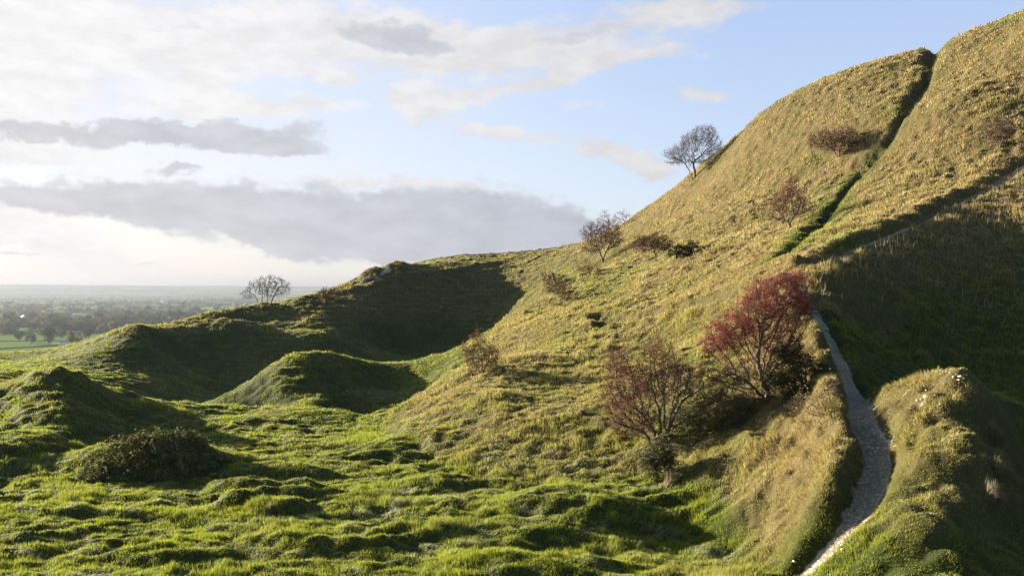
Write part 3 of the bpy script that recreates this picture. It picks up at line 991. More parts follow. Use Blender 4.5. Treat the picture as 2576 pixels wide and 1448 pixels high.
def strip(name, line, half, label, across=15, lift=0.022, seed=3, ends=True, wild=0.35, grow=0.0):
    p = smooth_line(np.c_[line[:, :2], np.zeros(len(line))], 3)[:, :2]
    tg = np.gradient(p, axis=0)
    tg /= np.linalg.norm(tg, axis=1, keepdims=True)
    nrm = np.stack([tg[:, 1], -tg[:, 0]], -1)
    s = np.concatenate([[0], np.cumsum(np.hypot(*np.diff(p, axis=0).T))])
    hw = half * (1 + wild * fbm(s / 2.1, s * 0 + seed, 3, seed)).clip(0.03) * (1 + grow * sstep(0.6, 0.95, s / s[-1]))
    hl = hw * (1 + 0.35 * fbm(s / 0.5, s * 0, 3, seed + 5)); hr = hw * (1 + 0.35 * fbm(s / 0.5, s * 0 + 9, 3, seed + 9))
    if ends:
        e = np.clip(np.minimum(s / 1.2, (s[-1] - s) / 0.6), 0.05, 1) ** 0.7
        hl, hr = hl * e, hr * e
    u = np.linspace(-1, 1, across)
    off = np.where(u[None] < 0, u[None] * hl[:, None], u[None] * hr[:, None])
    x = p[:, 0:1] + nrm[:, 0:1] * off; y = p[:, 1:2] + nrm[:, 1:2] * off
    z = height(x, y) + lift * (1 - np.abs(u[None]) ** 6) - 0.03 * np.abs(u[None]) ** 10
    z = z + 0.010 * perlin(x / 0.09, y / 0.09, 57)
    n, k = x.shape
    v = np.stack([x, y, z], -1).reshape(-1, 3)
    a = (np.arange(n - 1)[:, None] * k + np.arange(k - 1)[None])
    q = np.stack([a, a + 1, a + k + 1, a + k], -1).reshape(-1, 4)
    o = quads_obj(name, v, q, mat=PATH_MAT)
    tag(o, label, "path", kind="structure")
    return o


PATH_MAT = path_material()
strip("path", PATH, 0.31, "worn white chalk footpath climbing between the grass banks")
strip("upper_path", UPPER, 0.08, "narrow chalk footpath slanting up along the crest of the shaded slope", seed=8, ends=False, wild=1.1, grow=2.6)
GUL = GULLY
strip("gully_path", GUL[32:60], 0.13, "bare chalk bed of the sunken way up the hillside", seed=12, lift=0.015)


# ------------------------------------------------------------------ loose stones
def stone_mesh(seed, size):
    rng = np.random.default_rng(seed)
    import bmesh
    bm = bmesh.new()
    bmesh.ops.create_icosphere(bm, subdivisions=2, radius=1.0)
    for v in bm.verts:
        c = v.co
        f = 1 + 0.35 * float(perlin(c.x * 1.3 + seed, c.y * 1.3 + c.z * 0.9, seed))
        v.co = Vector((c.x * f, c.y * f * 0.8, c.z * f * 0.55)) * size
    me = bpy.data.meshes.new("chalk_stone")
    bm.to_mesh(me); bm.free()
    me.materials.append(STONE_MAT)
    return me


def stone_material():
    m, T, out = new_mat("chalk_stone")
    geo = T.n('ShaderNodeNewGeometry')
    n = T.noise(geo.outputs['Position'], 20.0, 5, 0.7)
    bs = T.n('ShaderNodeBsdfPrincipled')
    T.put(bs.inputs['Base Color'], T.mix(n, (0.2, 0.185, 0.15, 1), (0.38, 0.36, 0.31, 1)))
    bs.inputs['Roughness'].default_value = 0.9
    T.t.links.new(bs.outputs[0], out.inputs[0])
    return m


STONE_MAT = stone_material()
STONES = [stone_mesh(s, 0.038) for s in (3, 5, 8)]
_r = random.Random(4)
MOUND_STONES = [(2405, 944), (2416, 950), (2425, 955), (2398, 951), (2390, 940), (2412, 958), (2330, 985), (2318, 1008), (2352, 997), (2307, 1010), (2375, 968), (2290, 1030), (2365, 1020), (2262, 1045), (2340, 1040), (2432, 946), (2440, 1000), (2300, 1060)]
for i, (px, py) in enumerate(MOUND_STONES):
    q = ground_at(px, py)
    o = bpy.data.objects.new("chalk_stone", STONES[i % 3]); C.objects.link(o)
    o.location = q + np.array([0, 0, 0.035]); o.rotation_euler = (_r.uniform(-.3, .3), _r.uniform(-.3, .3), _r.uniform(0, 6.3))
    s = _r.uniform(0.5, 1.0) * (1.6 if (px, py) in ((2318, 1008), (2416, 950)) else 1)
    o.scale = (s, s, s)
    tag(o, "white chalk stone lying on the sunlit grassy mound beside the path", "stone", "chalk stones on the mound")
EDGE_STONES = [(2052, 800), (2058, 815), (2032, 772), (2064, 826), (2046, 790), (2075, 850), (2245, 1112), (2252, 1125), (2228, 1083), (2240, 1100), (2140, 1360), (2120, 1385), (2095, 1400), (1998, 1415), (2005, 722), (2092, 868)]
for i, (px, py) in enumerate(EDGE_STONES):
    q = ground_at(px, py)
    o = bpy.data.objects.new("chalk_stone", STONES[i % 3]); C.objects.link(o)
    o.location = q + np.array([0, 0, 0.03]); o.rotation_euler = (_r.uniform(-.3, .3), _r.uniform(-.3, .3), _r.uniform(0, 6.3))
    s = _r.uniform(0.8, 1.4)
    o.scale = (s, s, s)
    tag(o, "loose chalk lump lying at the edge of the worn chalk footpath", "stone", "chalk lumps along the footpath edge")


# ------------------------------------------------------------------ bushes and small trees: limbs grown towards points filling the crown
def colonise(rng, att, starts, step, reach, kill, iters=140):
    """Space colonisation. starts: list of polylines (first stem points). Returns node positions and parents."""
    pos, par = [], []
    for st in starts:
        prev = -1 if not pos else 0
        for p in st:
            pos.append(np.array(p, float)); par.append(prev); prev = len(pos) - 1
    att = att.copy()
    P = np.array(pos)
    d = np.linalg.norm(att[:, None] - P[None], axis=2)
    near = d.argmin(1); dist = d.min(1)
    for it in range(iters):
        if len(att) == 0:
            break
        act = dist < reach
        if not act.any():
            act = dist <= dist.min() + step
        u, inv = np.unique(near[act], return_inverse=True)
        v = att[act] - np.array(pos)[near[act]]
        v /= np.linalg.norm(v, axis=1, keepdims=True) + 1e-9
        acc = np.zeros((len(u), 3))
        np.add.at(acc, inv, v)
        acc += rng.normal(0, 0.28, acc.shape) * np.maximum(np.linalg.norm(acc, axis=1, keepdims=True), 0.4) * 0.6
        acc /= np.linalg.norm(acc, axis=1, keepdims=True) + 1e-9
        new = np.array(pos)[u] + acc * step
        base = len(pos)
        for k, q in zip(u, new):
            pos.append(q); par.append(int(k))
        dn = np.linalg.norm(att[:, None] - new[None], axis=2)
        j = dn.argmin(1); m = dn.min(1)
        better = m < dist
        near = np.where(better, base + j, near); dist = np.where(better, m, dist)
        live = dist > kill
        att, near, dist = att[live], near[live], dist[live]
    return np.array(pos), np.array(par)


def pipe_radii(par, tip, power, cap):
    n = len(par)
    s = np.zeros(n); kids = np.zeros(n, int)
    for p in par:
        if p >= 0: kids[p] += 1
    for i in range(n - 1, -1, -1):
        if kids[i] == 0: s[i] = tip ** power
        if par[i] >= 0: s[par[i]] += s[i]
    return np.minimum(s ** (1 / power), cap), kids


def tubes(a, b, ra, rb, sides):
    """Tapered prisms from a to b."""
    n = len(a)
    d = b - a
    L = np.linalg.norm(d, axis=1, keepdims=True) + 1e-9
    d = d / L
    ref = np.where(np.abs(d[:, 2:3]) > 0.9, np.array([[1.0, 0, 0]]), np.array([[0, 0, 1.0]]))
    s = np.cross(d, ref); s /= np.linalg.norm(s, axis=1, keepdims=True) + 1e-9
    t = np.cross(d, s)
    ang = np.arange(sides) * 2 * np.pi / sides
    ring = s[:, None] * np.cos(ang)[None, :, None] + t[:, None] * np.sin(ang)[None, :, None]
    v = np.concatenate([a[:, None] + ring * ra[:, None, None], (b + d * rb[:, None] * 0.4)[:, None] + ring * rb[:, None, None]], 1).reshape(-1, 3)
    k = np.arange(sides); k2 = (k + 1) % sides
    q = np.stack([k, k2, k2 + sides, k + sides], -1)
    q = (np.arange(n)[:, None, None] * 2 * sides + q[None]).reshape(-1, 4)
    return v, q


def leaf_quads(c, size, rng, droop=0.0):
    """Small two-triangle leaves of random attitude at the points c."""
    n = len(c)
    u = rng.normal(size=(n, 3)); u /= np.linalg.norm(u, axis=1, keepdims=True)
    w = rng.normal(size=(n, 3)); w -= (w * u).sum(1, keepdims=True) * u
    w /= np.linalg.norm(w, axis=1, keepdims=True) + 1e-9
    s = (size * (0.6 + 0.8 * rng.random(n)))[:, None]
    v = np.stack([c - u * s * 0.5, c + w * s * 0.32, c + u * s * 0.5, c - w * s * 0.32], 1).reshape(-1, 3)
    return v, np.arange(n * 4).reshape(-1, 4)


def in_ellipsoids(rng, ells, n, sc, depth=0.8, shell=0.5):
    w = np.array([a * b * (e[4] if len(e) > 4 else 1) for e in ells for a, b in [(e[2], e[3])]], float)
    pick = rng.choice(len(ells), n, p=w / w.sum())
    d = rng.normal(size=(n, 3)); d /= np.linalg.norm(d, axis=1, keepdims=True)
    rad = rng.random(n) ** (1 / 3 * (1 - shell) + 0.08)
    rad = rad * (1 + 0.38 * perlin(d[:, 0] * 2.1 + pick * 3.3, d[:, 2] * 2.1 + d[:, 1] * 1.7, len(ells)))
    E = np.array([e[:4] for e in ells], float)[pick]
    dep = depth * np.minimum(E[:, 2], 1.35 * E[:, 3])
    p = np.stack([E[:, 0] + d[:, 0] * rad * E[:, 2], d[:, 1] * rad * dep, E[:, 1] + d[:, 2] * rad * E[:, 3]], -1)
    # boughs: thin the crown out in places
    g = perlin(p[:, 0] / 17 + 5, p[:, 2] / 13 + p[:, 1] / 15, n % 97)
    p = p[(g > -0.12) | (rng.random(n) < 0.3)]
    return p * sc


def shrub(name, label, cat, base, ells, seed, stems=((0, 0, 0),), n_att=420, step=0.12, tip=0.006, cap=0.14, twig_n=3, twig_len=0.28, leaf=0.0, leaf_n=0, leaf_cols=((0.10, 0.05, 0.02), (0.2, 0.1, 0.04)),
          berry=0, berry_size=0.05, berry_zone=None, depth=0.8, bark=None, twig=None, stem_h=0.35, group=None, wind=(0, 0), back=0.0, split=0.022, leaf_name="foliage"):
    """base: survey column and row of the foot. ells: crown made of ellipsoids, offsets and half axes in survey pixels at that distance."""
    rng = np.random.default_rng(seed)
    q = ground_at(*base)
    if back:
        f = 1 + back / math.hypot(q[0], q[1]); q[0] *= f; q[1] *= f; q[2] = float(height(q[0], q[1]))
    sc = q[1] / F
    att = in_ellipsoids(rng, ells, n_att, sc, depth)
    gz = height(q[0] + att[:, 0], q[1] + att[:, 1]) - q[2]
    att = att[att[:, 2] > gz + 0.12]
    starts = []
    for sx, sy, lean in stems:
        x0, y0 = sx * sc, sy
        z0 = float(height(q[0] + x0, q[1] + y0)) - q[2] - 0.08
        m = max(3, int(stem_h / step) + 1)
        starts.append([(x0 + lean * k * step * 0.6 + rng.normal(0, 0.012), y0 + rng.normal(0, 0.012), z0 + k * step * 0.9) for k in range(m)])
    pos, par = colonise(rng, att, starts, step, step * 7, step * 1.6)
    rad, kids = pipe_radii(par, tip, 2.25, cap)
    has = par >= 0
    i = np.nonzero(has)[0]
    a, b = pos[par[i]], pos[i]
    ra, rb = np.minimum(rad[par[i]], rad[i] * 1.5), rad[i]
    root = empty(name, q)
    tag(root, label, cat, group)
    thick = rb > split
    if thick.any():
        v, f = tubes(a[thick], b[thick], ra[thick], rb[thick], 7)
        quads_obj("trunk", v, f, mat=bark or BARK, parent=root)
    ta, tb, tr1, tr2 = [a[~thick]], [b[~thick]], [ra[~thick]], [rb[~thick]]
    # fine twigs from thin nodes
    thin = np.nonzero(rad < split * 0.8)[0]
    if len(thin) == 0:
        thin = np.arange(len(pos))
    src = np.repeat(thin, twig_n)
    prev = pos[src] - pos[np.maximum(par[src], 0)]
    prev /= np.linalg.norm(prev, axis=1, keepdims=True) + 1e-6
    d = prev * 0.7 + rng.normal(0, 0.75, (len(src), 3)) + np.array([wind[0], 0, wind[1]])
    d /= np.linalg.norm(d, axis=1, keepdims=True) + 1e-9
    ln = twig_len * (0.4 + 0.9 * rng.random(len(src)))[:, None]
    mid = pos[src] + d * ln * 0.55
    d2 = d + rng.normal(0, 0.4, d.shape); d2 /= np.linalg.norm(d2, axis=1, keepdims=True)
    end = mid + d2 * ln * 0.5
    t0 = np.full(len(src), tip * 0.85)
    ta += [pos[src], mid]; tb += [mid, end]; tr1 += [t0, t0 * 0.8]; tr2 += [t0 * 0.8, t0 * 0.5]
    v, f = tubes(np.concatenate(ta), np.concatenate(tb), np.concatenate(tr1), np.concatenate(tr2), 3)
    quads_obj("twigs", v, f, mat=twig or TWIG, parent=root)
    tips = np.concatenate([mid, end])
    if leaf_n:
        c = tips[rng.integers(0, len(tips), leaf_n)] + rng.normal(0, 0.05, (leaf_n, 3))
        v, f = leaf_quads(c, leaf, rng)
        k = rng.random((leaf_n, 1))
        col = np.array(leaf_cols[0]) * (1 - k) + np.array(leaf_cols[1]) * k
        quads_obj(leaf_name, v, f, mat=LEAF_MAT, parent=root, cols=np.repeat(col, 4, 0), smooth=False)
    if berry:
        # haws hang in bunches
        z = tips
        if berry_zone is not None:
            z = tips[berry_zone(tips / sc)]
        z = z[perlin(z[:, 0] / 0.34 + z[:, 1] / 0.5, z[:, 2] / 0.30 - z[:, 1] / 0.6, seed) > 0.10]
        nb = max(1, berry // 7)
        c = z[rng.integers(0, len(z), nb)]
        c = np.repeat(c, 7, 0) + rng.normal(0, 0.055, (nb * 7, 3))
        n = len(c)
        o6 = np.array([[1, 0, 0], [-1, 0, 0], [0, 1, 0], [0, -1, 0], [0, 0, 1], [0, 0, -1]]) * 0.5
        s = berry_size * (0.7 + 0.6 * rng.random(n))
        v = (c[:, None] + o6[None] * s[:, None, None]).reshape(-1, 3)
        tri = np.array([[4, 0, 2], [4, 2, 1], [4, 1, 3], [4, 3, 0], [5, 2, 0], [5, 1, 2], [5, 3, 1], [5, 0, 3]])
        f = (np.arange(n)[:, None, None] * 6 + tri[None]).reshape(-1, 3)
        k = rng.random((n, 1))
        col = np.array([0.085, 0.007, 0.009]) * (1 - k) + np.array([0.25, 0.020, 0.020]) * k
        quads_obj("berries", v, f, mat=BERRY_MAT, parent=root, cols=np.repeat(col, 6, 0))["kind"] = "stuff"
    return root


RUST = ((0.055, 0.026, 0.014), (0.12, 0.060, 0.028))
OLIVE = ((0.035, 0.045, 0.012), (0.12, 0.12, 0.03))
IVY = ((0.010, 0.018, 0.005), (0.055, 0.065, 0.016))
BR = ((0.035, 0.024, 0.012), (0.09, 0.060, 0.026))


def berries_left(p): return (p[:, 0] < 70)


shrub("hawthorn_tree", "bare many-stemmed hawthorn standing alone on the far ridge against the pale vale", "tree", (668, 764), [(-8, 42, 36, 22), (36, 44, 26, 24), (-46, 24, 20, 10), (12, 60, 26, 12), (-22, 54, 18, 10), (56, 34, 12, 14, 0.7), (20, 30, 30, 14, 0.6)], 1, ((-18, 0, -0.55), (-10, 0.2, -0.1), (4, 0, 0.15), (14, -0.1, 0.45)), 1100, 0.17, 0.012, 0.17, 4, 0.42, leaf=0.09, leaf_n=260, leaf_cols=BR, bark=BARK_DARK, twig=BARK_DARK, stem_h=0.8, split=0.03)
shrub("hawthorn_bush", "low dense brown hawthorn bush on the knoll at the foot of the dark hill", "bush", (828, 755), [(0, 16, 26, 15), (-14, 14, 16, 12), (16, 16, 14, 16)], 2, ((-8, 0, -0.3), (6, 0, 0.3)), 260, 0.2, 0.013, 0.1, 4, 0.4, leaf=0.12, leaf_n=1500, leaf_cols=BR, bark=BARK_DARK, twig=BARK_DARK, stem_h=0.3, split=0.03)
shrub("hawthorn_tree", "large bare windswept hawthorn on the hillside skyline, leaning uphill", "tree", (1745, 449), [(26, 98, 34, 36), (-8, 90, 30, 26), (-40, 60, 32, 24), (50, 92, 18, 22), (46, 58, 30, 26), (0, 50, 50, 18, 0.6), (74, 54, 16, 10, 0.7), (-58, 44, 16, 12, 0.6)], 3, ((-3, 0, -0.25), (2, 0, 0.15)), 2600, 0.17, 0.011, 0.2, 5, 0.5, leaf=0.09, leaf_n=500, leaf_cols=((0.05, 0.02, 0.016), (0.09, 0.036, 0.024)), twig=TWIG_GREY, stem_h=0.9, wind=(0.35, 0.3), split=0.03)
shrub("hawthorn_tree", "thin bare hawthorn rising behind the reddish one, its top against the cloud", "tree", (1532, 588), [(-10, 32, 20, 20), (6, 24, 22, 16), (-6, 50, 9, 14)], 4, ((0, 0, -0.1),), 380, 0.2, 0.012, 0.12, 4, 0.45, leaf=0.1, leaf_n=220, leaf_cols=RUST, twig=TWIG_GREY, stem_h=0.5, split=0.035)
shrub("hawthorn_tree", "small bare hawthorn on the skyline just uphill of the thin one", "tree", (1572, 571), [(-10, 24, 22, 15), (-2, 30, 16, 14)], 5, ((0, 0, -0.1),), 150, 0.2, 0.012, 0.1, 3, 0.4, leaf=0.1, leaf_n=160, leaf_cols=RUST, twig=TWIG_GREY, stem_h=0.7, split=0.035)
shrub("hawthorn_tree", "round reddish-brown hawthorn with a short thick trunk below the skyline trees", "tree", (1516, 659), [(-4, 58, 44, 34), (-24, 76, 28, 26), (20, 64, 30, 32), (-30, 36, 34, 16, 0.6)], 6, ((0, 0, -0.15), (1, 0, 0.2)), 1300, 0.16, 0.010, 0.2, 4, 0.42, leaf=0.09, leaf_n=3600, leaf_cols=RUST, stem_h=0.6, split=0.028)
shrub("hawthorn_tree", "flat-topped reddish hawthorn on a bare slanting trunk, a dark shrub close behind", "tree", (1651, 657), [(-12, 48, 44, 20), (12, 44, 34, 20), (-30, 34, 30, 14, 0.7)], 7, ((0, 0, -0.2),), 950, 0.145, 0.009, 0.13, 4, 0.36, leaf=0.085, leaf_n=3200, leaf_cols=((0.05, 0.020, 0.013), (0.10, 0.045, 0.024)), stem_h=0.75, split=0.028)
shrub("sapling", "thin pale leafless sapling above the dark shrub on the hillside", "sapling", (1737, 613), [(-4, 44, 16, 30), (-12, 30, 18, 12)], 8, ((0, 0, -0.05),), 90, 0.18, 0.009, 0.05, 2, 0.3, bark=TWIG_GREY, twig=TWIG_GREY, stem_h=0.9, split=0.02)
shrub("dark_shrub", "low dark green shrub huddled under the pale sapling on the hillside", "bush", (1722, 642), [(0, 14, 34, 15), (16, 18, 20, 14), (-22, 8, 18, 10)], 9, ((-12, 0, -0.3), (8, 0, 0.3)), 260, 0.16, 0.010, 0.06, 3, 0.32, leaf=0.10, leaf_n=2600, leaf_cols=((0.018, 0.026, 0.008), (0.05, 0.06, 0.018)), stem_h=0.2, split=0.03)
shrub("hawthorn_tree", "hawthorn with a rusty red pointed top beside the green foot of the gully", "tree", (1986, 574), [(-2, 58, 40, 36), (4, 108, 16, 26), (38, 50, 28, 24), (-34, 36, 26, 20, 0.6), (8, 84, 28, 20)], 10, ((0, 0, -0.1), (1, 0, 0.15)), 1200, 0.13, 0.008, 0.15, 4, 0.34, leaf=0.075, leaf_n=2400, leaf_cols=RUST, berry=350, berry_size=0.05, berry_zone=lambda p: p[:, 2] > 70, stem_h=0.6, split=0.026)
shrub("hawthorn_tree", "broad russet spreading hawthorn high on the slope between skyline and gully", "tree", (2108, 397), [(-14, 44, 56, 27), (26, 50, 36, 28), (-30, 36, 40, 18, 0.7)], 11, ((0, 0, -0.3), (2, 0, 0.2)), 1300, 0.15, 0.009, 0.16, 4, 0.4, leaf=0.09, leaf_n=3600, leaf_cols=((0.06, 0.027, 0.017), (0.125, 0.06, 0.032)), stem_h=0.3, split=0.028)
shrub("hawthorn_bush", "thin russet bush near the right edge, above the end of the upper path", "bush", (2512, 371), [(0, 42, 42, 28), (18, 50, 26, 20), (-20, 24, 26, 14, 0.6)], 12, ((0, 0, -0.2), (3, 0, 0.25)), 800, 0.12, 0.007, 0.07, 4, 0.33, leaf=0.07, leaf_n=800, leaf_cols=RUST, stem_h=0.3, split=0.022)
shrub("hawthorn_bush", "feathery pinkish-brown bush where the pit shadow meets the sunny slope", "bush", (1422, 756), [(-18, 32, 30, 20), (0, 26, 18, 20)], 13, ((0, 0, -0.35),), 600, 0.14, 0.009, 0.06, 4, 0.36, leaf=0.08, leaf_n=1000, leaf_cols=RUST, stem_h=0.4, split=0.028)
shrub("hawthorn_bush", "small feathery bush just below the round reddish-brown hawthorn", "bush", (1486, 697), [(-10, 24, 28, 18), (6, 20, 18, 18)], 14, ((0, 0, -0.25),), 450, 0.15, 0.009, 0.06, 4, 0.36, leaf=0.08, leaf_n=420, leaf_cols=RUST, stem_h=0.3, split=0.028)
shrub("hawthorn_bush", "brownish thicket on the hill crest at the corner of the pit shadow", "bush", (1400, 712), [(-10, 12, 28, 14), (14, 14, 16, 12)], 15, ((-8, 0, -0.3), (6, 0, 0.2)), 170, 0.2, 0.012, 0.06, 3, 0.36, leaf=0.11, leaf_n=700, leaf_cols=BR, stem_h=0.2, split=0.03)
shrub("hawthorn_bush", "lone upright bush with rusty tips at the edge of the dark pit", "bush", (1212, 937), [(-4, 44, 42, 34), (-12, 92, 14, 24, 1.2), (-44, 56, 12, 14, 1.2), (22, 34, 26, 26)], 16, ((-4, 0, -0.35), (2, 0, 0.0), (4, 0, 0.35)), 900, 0.10, 0.007, 0.06, 4, 0.26, leaf=0.06, leaf_n=1500, leaf_cols=((0.05, 0.04, 0.012), (0.11, 0.075, 0.022)), berry=260, berry_size=0.04, berry_zone=lambda p: (p[:, 2] > 66) | (p[:, 0] < -30), stem_h=0.25, split=0.02)
shrub("twiggy_bush", "very small reddish twiggy bush below the gully foot", "bush", (1900, 662), [(0, 16, 26, 14)], 17, ((0, 0, 0),), 110, 0.14, 0.007, 0.04, 2, 0.26, leaf=0.06, leaf_n=160, leaf_cols=RUST, stem_h=0.15, split=0.02)
# the two big berried hawthorns
shrub("hawthorn_tree", "tall hawthorn covered in dark red berries, reaching up to the bend of the chalk path", "tree", (1930, 1012),
      [(20, 262, 88, 58), (-60, 172, 108, 38), (-20, 212, 84, 48), (72, 296, 44, 32), (-110, 140, 62, 26), (-76, 70, 84, 32, 1.5), (-60, 24, 84, 26, 1.2), (-140, -8, 30, 16, 0.9), (60, 200, 50, 60), (30, 120, 80, 40, 0.7), (-5, -8, 22, 14, 0.6), (-112, 62, 50, 38, 1.2), (74, 230, 44, 40)], 18,
      ((-6, 0, -0.35), (2, 0.1, 0.05), (8, -0.1, 0.3)), 5400, 0.075, 0.0060, 0.085, 3, 0.24, leaf=0.035, leaf_n=3500, leaf_cols=BR, berry=26000, berry_size=0.021, berry_zone=lambda p: (p[:, 2] > 95) & (p[:, 0] < 110) | (p[:, 2] < 12), stem_h=0.4, split=0.017)
shrub("hawthorn_bush", "wide tangled hawthorn with dull red berries and pale twisted branches low on the spur", "bush", (1655, 1106),
      [(-62, 130, 78, 60), (34, 146, 78, 62), (2, 208, 46, 46), (88, 138, 48, 46), (-96, 192, 40, 40), (-70, 50, 60, 40, 1.6), (60, 56, 66, 36, 1.3), (0, 20, 70, 24, 1.0), (-128, 210, 14, 14), (132, 96, 46, 44, 1.0)], 19,
      ((-18, 0, -0.45), (-6, 0.1, -0.1), (5, 0, 0.15), (16, -0.1, 0.4)), 5600, 0.075, 0.0062, 0.075, 3, 0.24, leaf=0.035, leaf_n=4200, leaf_cols=BR, berry=7000, berry_size=0.019, berry_zone=lambda p: (p[:, 0] < -20) | (p[:, 2] > 165), stem_h=0.35, split=0.017)
shrub("ivy_shrub", "leafy clump of ivy and dry stems round the foot of the tangled hawthorn", "bush", (1660, 1210), [(0, 70, 34, 34), (10, 40, 40, 34), (-30, 50, 30, 30)], 20, ((-20, 0, -0.2), (0, 0, 0), (20, 0, 0.2)), 420, 0.08, 0.004, 0.03, 3, 0.18, leaf=0.055, leaf_n=5200, leaf_cols=((0.02, 0.03, 0.008), (0.11, 0.10, 0.04)), stem_h=0.2, split=0.014)
shrub("ivy_shrub", "dark green ivy-leaved shrub at the right side of the tall berried hawthorn", "bush", (2012, 1000), [(14, 74, 40, 30), (-34, 112, 34, 24), (56, 52, 34, 26), (-58, 50, 38, 26), (20, 18, 66, 18), (-10, 40, 40, 26), (-4, 136, 22, 18, 0.6)], 21, ((-30, 0, -0.3), (0, 0, 0), (30, 0, 0.3)), 800, 0.085, 0.004, 0.035, 3, 0.2, leaf=0.055, leaf_n=8000, leaf_cols=IVY, stem_h=0.2, split=0.014)
shrub("bramble", "leafless grey bramble tangle beside the chalk path, a few yellow leaves on top", "bramble", (2062, 1046), [(0, 34, 52, 30), (20, 66, 30, 24), (-30, 24, 40, 24)], 22, ((-24, 0, -0.5), (0, 0, 0.2), (24, 0, 0.5)), 520, 0.085, 0.0042, 0.02, 3, 0.28, leaf=0.045, leaf_n=420, leaf_cols=((0.16, 0.11, 0.03), (0.30, 0.20, 0.05)), bark=TWIG_GREY, twig=TWIG_GREY, stem_h=0.15, split=0.012)
shrub("sapling", "thin dead sapling on the shaded face of the pit", "sapling", (998, 742), [(2, 24, 8, 16)], 23, ((0, 0, 0),), 26, 0.25, 0.014, 0.05, 1, 0.3, bark=TWIG_GREY, twig=TWIG_GREY, stem_h=0.8, split=0.02)

shrub("undergrowth", "dark green undergrowth in the hollow between the two berried hawthorns", "bush", (1795, 1085), [(0, 26, 80, 26), (60, 44, 60, 26), (-50, 34, 50, 30), (110, 60, 40, 24), (20, 66, 60, 26, 0.6)], 24, ((-60, 0, -0.3), (0, 0, 0), (60, 0, 0.3)), 900, 0.085, 0.005, 0.03, 3, 0.22, leaf=0.045, leaf_n=4200, leaf_cols=((0.016, 0.026, 0.006), (0.075, 0.085, 0.02)), stem_h=0.15, split=0.014)


def bramble_mound():
    rng = np.random.default_rng(31)
    q = ground_at(405, 1176)
    root = empty("bramble_mound", q)
    tag(root, "rounded mound of dark bramble with arching shoots on the green meadow", "bramble")

    def top(u, v):
        """Height of the thicket over the ground at local metres u, v: a long dome, higher left of the middle."""
        a = np.exp(-((u + 0.05) / 1.35) ** 2 - (v / 1.0) ** 2) * 1.02 + 0.35 * np.exp(-((u - 1.1) / 0.7) ** 2 - (v / 0.8) ** 2) + 0.38 * np.exp(-((u + 1.5) / 0.7) ** 2 - ((v + 0.2) / 0.8) ** 2)
        return a * (1 + 0.36 * fbm((u + q[0]) / 0.5, (v + q[1]) / 0.5, 3, 91))
    n = 30000
    u, v = rng.uniform(-2.7, 2.5, n), rng.uniform(-1.6, 1.6, n)
    t = top(u, v)
    k = t > 0.13
    u, v, t = u[k], v[k], t[k]
    z = t * (1 - 0.55 * rng.random(len(t)) ** 2) + rng.normal(0, 0.03, len(t))
    gz = height(q[0] + u, q[1] + v) - q[2]
    c = np.stack([u, v, gz + z], -1)
    vv, f = leaf_quads(c, 0.07, rng)
    a = rng.random((len(c), 1))
    col = np.array([0.016, 0.030, 0.006]) * (1 - a) + np.array([0.072, 0.088, 0.02]) * a
    y = rng.random(len(c)) < 0.07
    col[y] = np.array([0.17, 0.14, 0.04])
    b = rng.random(len(c)) < 0.06
    col[b] = np.array([0.075, 0.042, 0.022])
    quads_obj("foliage", vv, f, mat=LEAF_MAT, parent=root, cols=np.repeat(col, 4, 0), smooth=False)
    # arching shoots
    A, B, RA, RB, tips = [], [], [], [], []
    for s in range(420):
        if s < 22:
            u0, v0 = rng.uniform(-0.25, 0.55), rng.uniform(-0.3, 0.3); L = rng.uniform(0.6, 0.95)
        else:
            u0, v0 = rng.uniform(-2.3, 2.0), rng.uniform(-1.1, 0.9); L = rng.uniform(0.3, 0.6)
        if top(np.array(u0), np.array(v0)) < 0.25:
            continue
        p = np.array([u0, v0, float(height(q[0] + u0, q[1] + v0)) - q[2] + float(top(np.array(u0), np.array(v0))) * 0.75])
        az = rng.uniform(0, 6.28); d = np.array([math.cos(az) * 0.5, math.sin(az) * 0.5, 0.9])
        for k in range(7):
            d = d / np.linalg.norm(d)
            n2 = p + d * L / 7
            A.append(p); B.append(n2); RA.append(0.006); RB.append(0.005)
            tips.append(n2)
            p = n2; d = d + np.array([math.cos(az) * 0.18, math.sin(az) * 0.18, -0.33]) + rng.normal(0, 0.06, 3)
    vv, f = tubes(np.array(A), np.array(B), np.array(RA), np.array(RB), 4)
    quads_obj("shoots", vv, f, mat=TWIG, parent=root)
    tips = np.array(tips)
    c = tips[rng.integers(0, len(tips), 5200)] + rng.normal(0, 0.03, (5200, 3))
    vv, f = leaf_quads(c, 0.05, rng)
    a = rng.random((5200, 1))
    col = np.array([0.07, 0.085, 0.02]) * (1 - a) + np.array([0.26, 0.21, 0.06]) * a
    quads_obj("shoot_leaves", vv, f, mat=LEAF_MAT, parent=root, cols=np.repeat(col, 4, 0), smooth=False)


bramble_mound()


def tussock(px, py, seed, size, n, label, dirx=0.8, pale=1.0):
    """A thick tuft of long dead grass hanging over."""
    rng = np.random.default_rng(seed)
    q = ground_at(px, py)
    x = q[0] + rng.normal(0, 0.16 * size, n); y = q[1] + rng.normal(0, 0.16 * size, n)
    a = rng.uniform(0, 6.28, n)
    lx = 0.45 * np.cos(a) + dirx * 0.5; ly = 0.45 * np.sin(a) - 0.3
    col = (np.array([0.13, 0.105, 0.058])[None] + rng.random((n, 1)) * np.array([0.12, 0.10, 0.065])) * pale
    v, lo, st, cc = blades(x, y, size * (0.5 + 0.6 * rng.random(n)), np.full(n, 0.011), lx, ly, col, rng, 0.9)
    v = v - q
    o = mesh_obj("dry_tussock", v, lo, st, None, mat=GRASS_MAT, cols=cc, smooth=False)
    o.location = q
    tag(o, label, "grass tuft")
    return o


